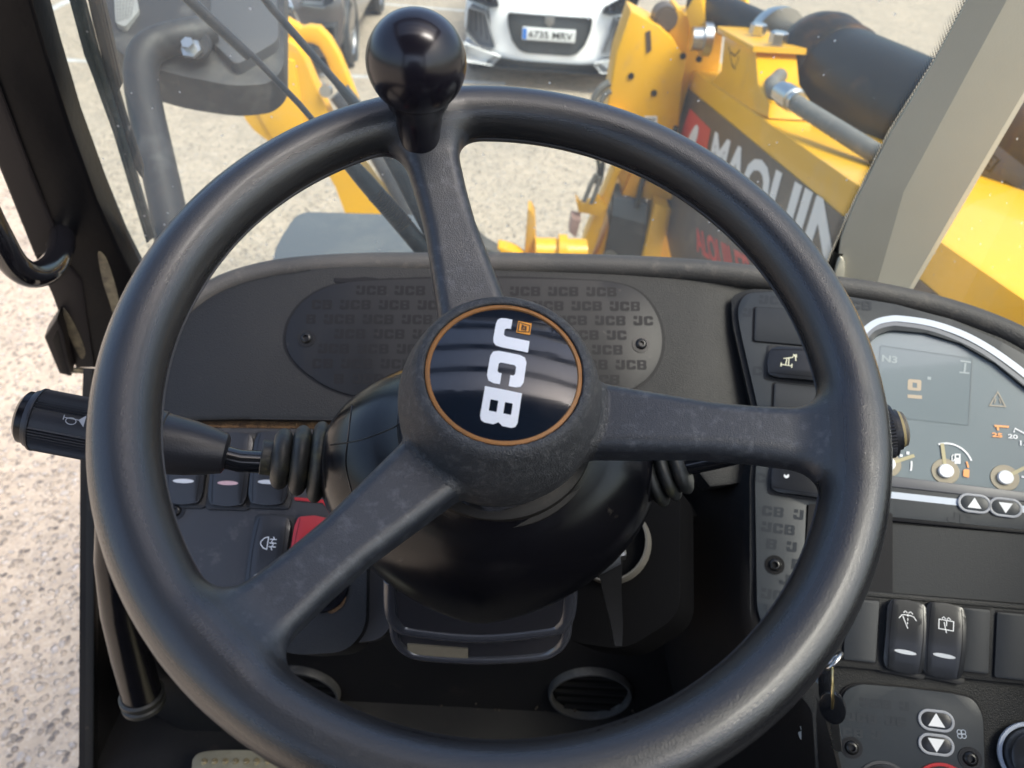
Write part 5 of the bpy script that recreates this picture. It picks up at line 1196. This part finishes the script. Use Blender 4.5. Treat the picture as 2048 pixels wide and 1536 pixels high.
# ================================================================== CARS
def car(name, label, O, yaw, paint, grp, white):
    c, s = math.cos(yaw), math.sin(yaw); ex = Vector((c, s, 0)); ey = Vector((-s, c, 0)); ez = Vector((0, 0, 1))
    T = lambda x, y, z: O + ex * x + ey * y + ez * z
    root = empty(name, label, 'car', O, grp)
    W2_, ln = .875, 4.1
    # body: sections front to back (y, half width, sill z, shoulder z, top z, top half width)
    S = [(.16, .66, .30, .62, .74, .50), (.24, .76, .22, .66, .80, .60), (.42, .84, .20, .72, .88, .66), (.75, W2_, .20, .78, .95, .70), (1.15, W2_, .20, .84, 1.02, .72), (1.35, W2_, .20, .87, 1.06, .72),
         (2.0, W2_, .20, .90, 1.40, .60), (2.4, W2_, .20, .92, 1.45, .60), (3.1, W2_, .20, .94, 1.43, .59), (3.7, .86, .22, .95, 1.30, .58), (4.0, .82, .28, .90, 1.02, .62), (4.1, .74, .36, .80, .90, .6)]
    rows = []
    for y, hw, zs, zm, zt_, tw in S:
        half = [(0, zs), (hw * .9, zs), (hw * .985, zs + .10), (hw, (zs + zm) / 2), (hw * .985, zm), ((hw * .6 + tw * .4), zm + (zt_ - zm) * .45), (tw, zt_ - .04), (tw * .8, zt_), (0, zt_ + .03)]
        full = half + [(-x, z) for x, z in half[-2:0:-1]]
        rows.append([T(x, y, z) for x, z in full])
    bm = grid_bm(rows, wrap=True); bm.verts.ensure_lookup_table(); k = len(rows[0]); bm.faces.new(bm.verts[:k]); bm.faces.new(bm.verts[-k:])
    body = fin(bm, 'body', paint, root, 50)
    sub = body.modifiers.new('sub', 'SUBSURF'); sub.levels = sub.render_levels = 2
    # greenhouse
    for sx in (-1, 1):
        F = Fr(T(sx * .80, 2, 1.1), ey * sx, ex * sx)
        bmw = grid_bm([[T(sx * .835, 1.5, .96), T(sx * .845, 2.4, 1.0), T(sx * .83, 3.4, 1.04)], [T(sx * .66, 2.02, 1.36), T(sx * .655, 2.4, 1.40), T(sx * .65, 3.2, 1.36)]])
        bmesh.ops.solidify(bmw, geom=bmw.faces[:], thickness=.02); fin(bmw, 'side_glass', M_glassd, root)
    bmw = grid_bm([[T(-.70, 1.22, 1.04), T(0, 1.15, 1.07), T(.70, 1.22, 1.04)], [T(-.58, 1.96, 1.40), T(0, 1.93, 1.44), T(.58, 1.96, 1.40)]])
    bmesh.ops.solidify(bmw, geom=bmw.faces[:], thickness=.02); fin(bmw, 'windscreen', M_glassd, root)
    # front clip
    fr = Fr(O, ex, -ey)     # u = x, v = z
    front = lambda u, v: -(.02 + .26 * (abs(u) / .86) ** 2.6 + .10 * max(0, (v - .62) / .25) ** 2 + .05 * max(0, (.34 - v) / .14) ** 2)
    clip = [(-.83, .30), (-.73, .22), (-.45, .20), (.45, .20), (.73, .22), (.83, .30), (.875, .55), (.85, .80), (.70, .88), (.40, .86), (0, .88), (-.40, .86), (-.70, .88), (-.85, .80), (-.875, .55)]
    slab('bumper', [rpoly(clip, .05)], fr, 0, -.42, paint, root, cuts=.08, hfun=front, bevel=.02, seg=3)
    add = lambda nm, pts, h, m_, r=.02, par=root, cuts=.07: slab(nm, [rpoly([(x * (.94 if nm == 'grille' else 1.05), z) for x, z in pts], r)], fr, h, h - .012, m_, par, cuts=cuts, hfun=front, bevel=.003)
    if white:
        g_ = add('grille', [(-.44, .715), (.44, .715), (.43, .60), (.38, .46), (.30, .38), (.23, .36), (-.23, .36), (-.30, .38), (-.38, .46), (-.43, .60)], .005, M_blackpl, .03)
        add('lower_air_dam', [(-.50, .30), (-.30, .285), (.30, .285), (.50, .30), (.62, .20), (-.62, .20)], .006, M_blackpl, .02)
        for sx in (-1, 1):
            hl = add('headlight', [(sx * .47, .765), (sx * .56, .75), (sx * .77, .81), (sx * .80, .95), (sx * .66, .93), (sx * .49, .83)], .006, M_lamp, .02)
            slab('light_unit', [ell(sx * .70, .87, .055, .045, 20)], fr, .012, .0, M_chrome, hl, cuts=.05, hfun=front)
            slab('light_unit', [ell(sx * .58, .82, .04, .035, 20)], fr, .012, .0, M_chrome, hl, cuts=.05, hfun=front)
            fg = add('fog_intake', [(sx * .60, .70), (sx * .76, .74), (sx * .785, .50), (sx * .66, .38), (sx * .50, .385)], .005, mat('slat_grey', (.22, .225, .24), .4), .02)
            prints('slats', [[stroke([(sx * (.62 + k * .042), .72), (sx * (.56 + k * .060), .40 + k * .03)], .012)] for k in range(4)], fr, .009, M_blackpl, fg, hfun=front, cuts=.05)
            add('corner_blade', [(sx * .80, .42), (sx * .44, .31), (sx * .52, .225), (sx * .82, .25)], .035, paint, .015)
        slab('badge', [rpoly([(-.045, .72), (.045, .72), (.045, .65), (0, .61), (-.045, .65)], .012)], fr, -.004, -.04, mat('badge_dull', (.25, .25, .25), .3, metal=.6), g_, bevel=.004)
        pl = slab('number_plate', [rrect(0, .545, .52, .11, .008)], fr, .012, -.05, M_platew, root, bevel=.002)
        prints('plate_band', [[[(-.255, .495), (-.215, .495), (-.215, .595), (-.255, .595)]]], fr, .0135, M_blue, pl)
        text_on('plate_lettering', '6735 MRV', fr, (-.195, .512), (.235, .512), (-.195, .578), .0135, M_black, pl, .02, frame_px=False)
    else:
        g_ = add('grille', [(-.40, .74), (.40, .74), (.46, .56), (.34, .34), (-.34, .34), (-.46, .56)], .006, M_blackpl, .02)
        prints('grille_bars', [[[(-.42, z), (.42, z), (.42, z + .010), (-.42, z + .010)]] for z in (.40, .45, .50, .55, .60, .65, .70)], fr, .010, M_chrome, g_, hfun=front, cuts=.07)
        loop = [(-.41, .75), (.41, .75), (.475, .56), (.35, .33), (-.35, .33), (-.475, .56), (-.41, .75)]
        prints('grille_frame', [[stroke(loop, .022)]], fr, .014, M_chrome, g_, hfun=front, cuts=.07)
        for sx in (-1, 1):
            hl = add('headlight', [(sx * .50, .72), (sx * .70, .70), (sx * .80, .76), (sx * .80, .84), (sx * .52, .79)], .006, M_lamp, .01)
            prints('light_strip', [[stroke([(sx * .52, .735), (sx * .70, .715), (sx * .70, .75), (sx * .78, .80)], .022)]], fr, .012, M_white, hl, hfun=front, cuts=.05)
            add('lower_intake', [(sx * .52, .52), (sx * .78, .54), (sx * .76, .36), (sx * .56, .32)], .005, M_blackpl, .02)
        pl = slab('number_plate', [rrect(0, .45, .52, .11, .008)], fr, .012, -.05, M_platew, root, bevel=.002)
    for sx in (-1, 1):
        for y in (.82, 3.38):
            A = T(sx * .66, y, .315); axv = ex * sx
            wl = lathe('wheel', A, axv, [(0, 0), (0, .25), (.02, .305), (.05, .315), (.17, .315), (.205, .30), (.21, .265), (.205, .225), (.16, .215), (.16, 0)], M_tyre, root, seg=48)
            bmr = lathe_bm(A, axv, [(.165, .0), (.165, .06), (.19, .055), (.192, 0)], 20)
            for k in range(5):
                a_ = 2 * math.pi * k / 5; dr = ey * math.cos(a_) + ez * math.sin(a_)
                box_bm(A + axv * .178 + dr * .13, axv * .02, dr * .19, axv.cross(dr) * .055, bmr)
            lathe_bm(A, axv, [(.17, .205), (.20, .225), (.20, .212), (.17, .195)], 40, bmr)
            fin(bmr, 'rim', mat('alloy', (.45, .45, .46), .3, metal=.9), wl)
            lathe('wheel_arch', T(sx * (W2_ - .055), y, .33), axv, [(0, 0), (0, .365), (.058, .36), (.060, .34), (.02, .33), (.02, 0)], M_blackpl, root, seg=40)
    # mirrors
    for sx in (-1, 1):
        fin(box_bm(T(sx * .95, 1.45, 1.0), ex * .20, ey * .10, ez * .14, bev=.03), 'door_mirror', paint, root)
    return root
gp = ground_pt(1086, 190); print('white car at', gp)
car('parked_car', 'white parked hatchback facing the cab, number plate 6735 MRV', Vector((gp.x + .02, gp.y + .10, 0)), R_(-4), M_paintw, 'cars parked in the yard', True)
wA, wB = ground_pt(704, 126), ground_pt(750, 40)
dv = (wB - wA); yaw = math.atan2(-dv.x, dv.y)
exg = Vector((math.cos(yaw), math.sin(yaw), 0)); eyg = Vector((-math.sin(yaw), math.cos(yaw), 0))
print('grey car', wA, wB, dv.length, math.degrees(yaw))
car('parked_car', 'dark grey parked car with slatted grille, partly behind the door mirror', wA - exg * .83 - eyg * .82, yaw, M_paintg, 'cars parked in the yard', False)
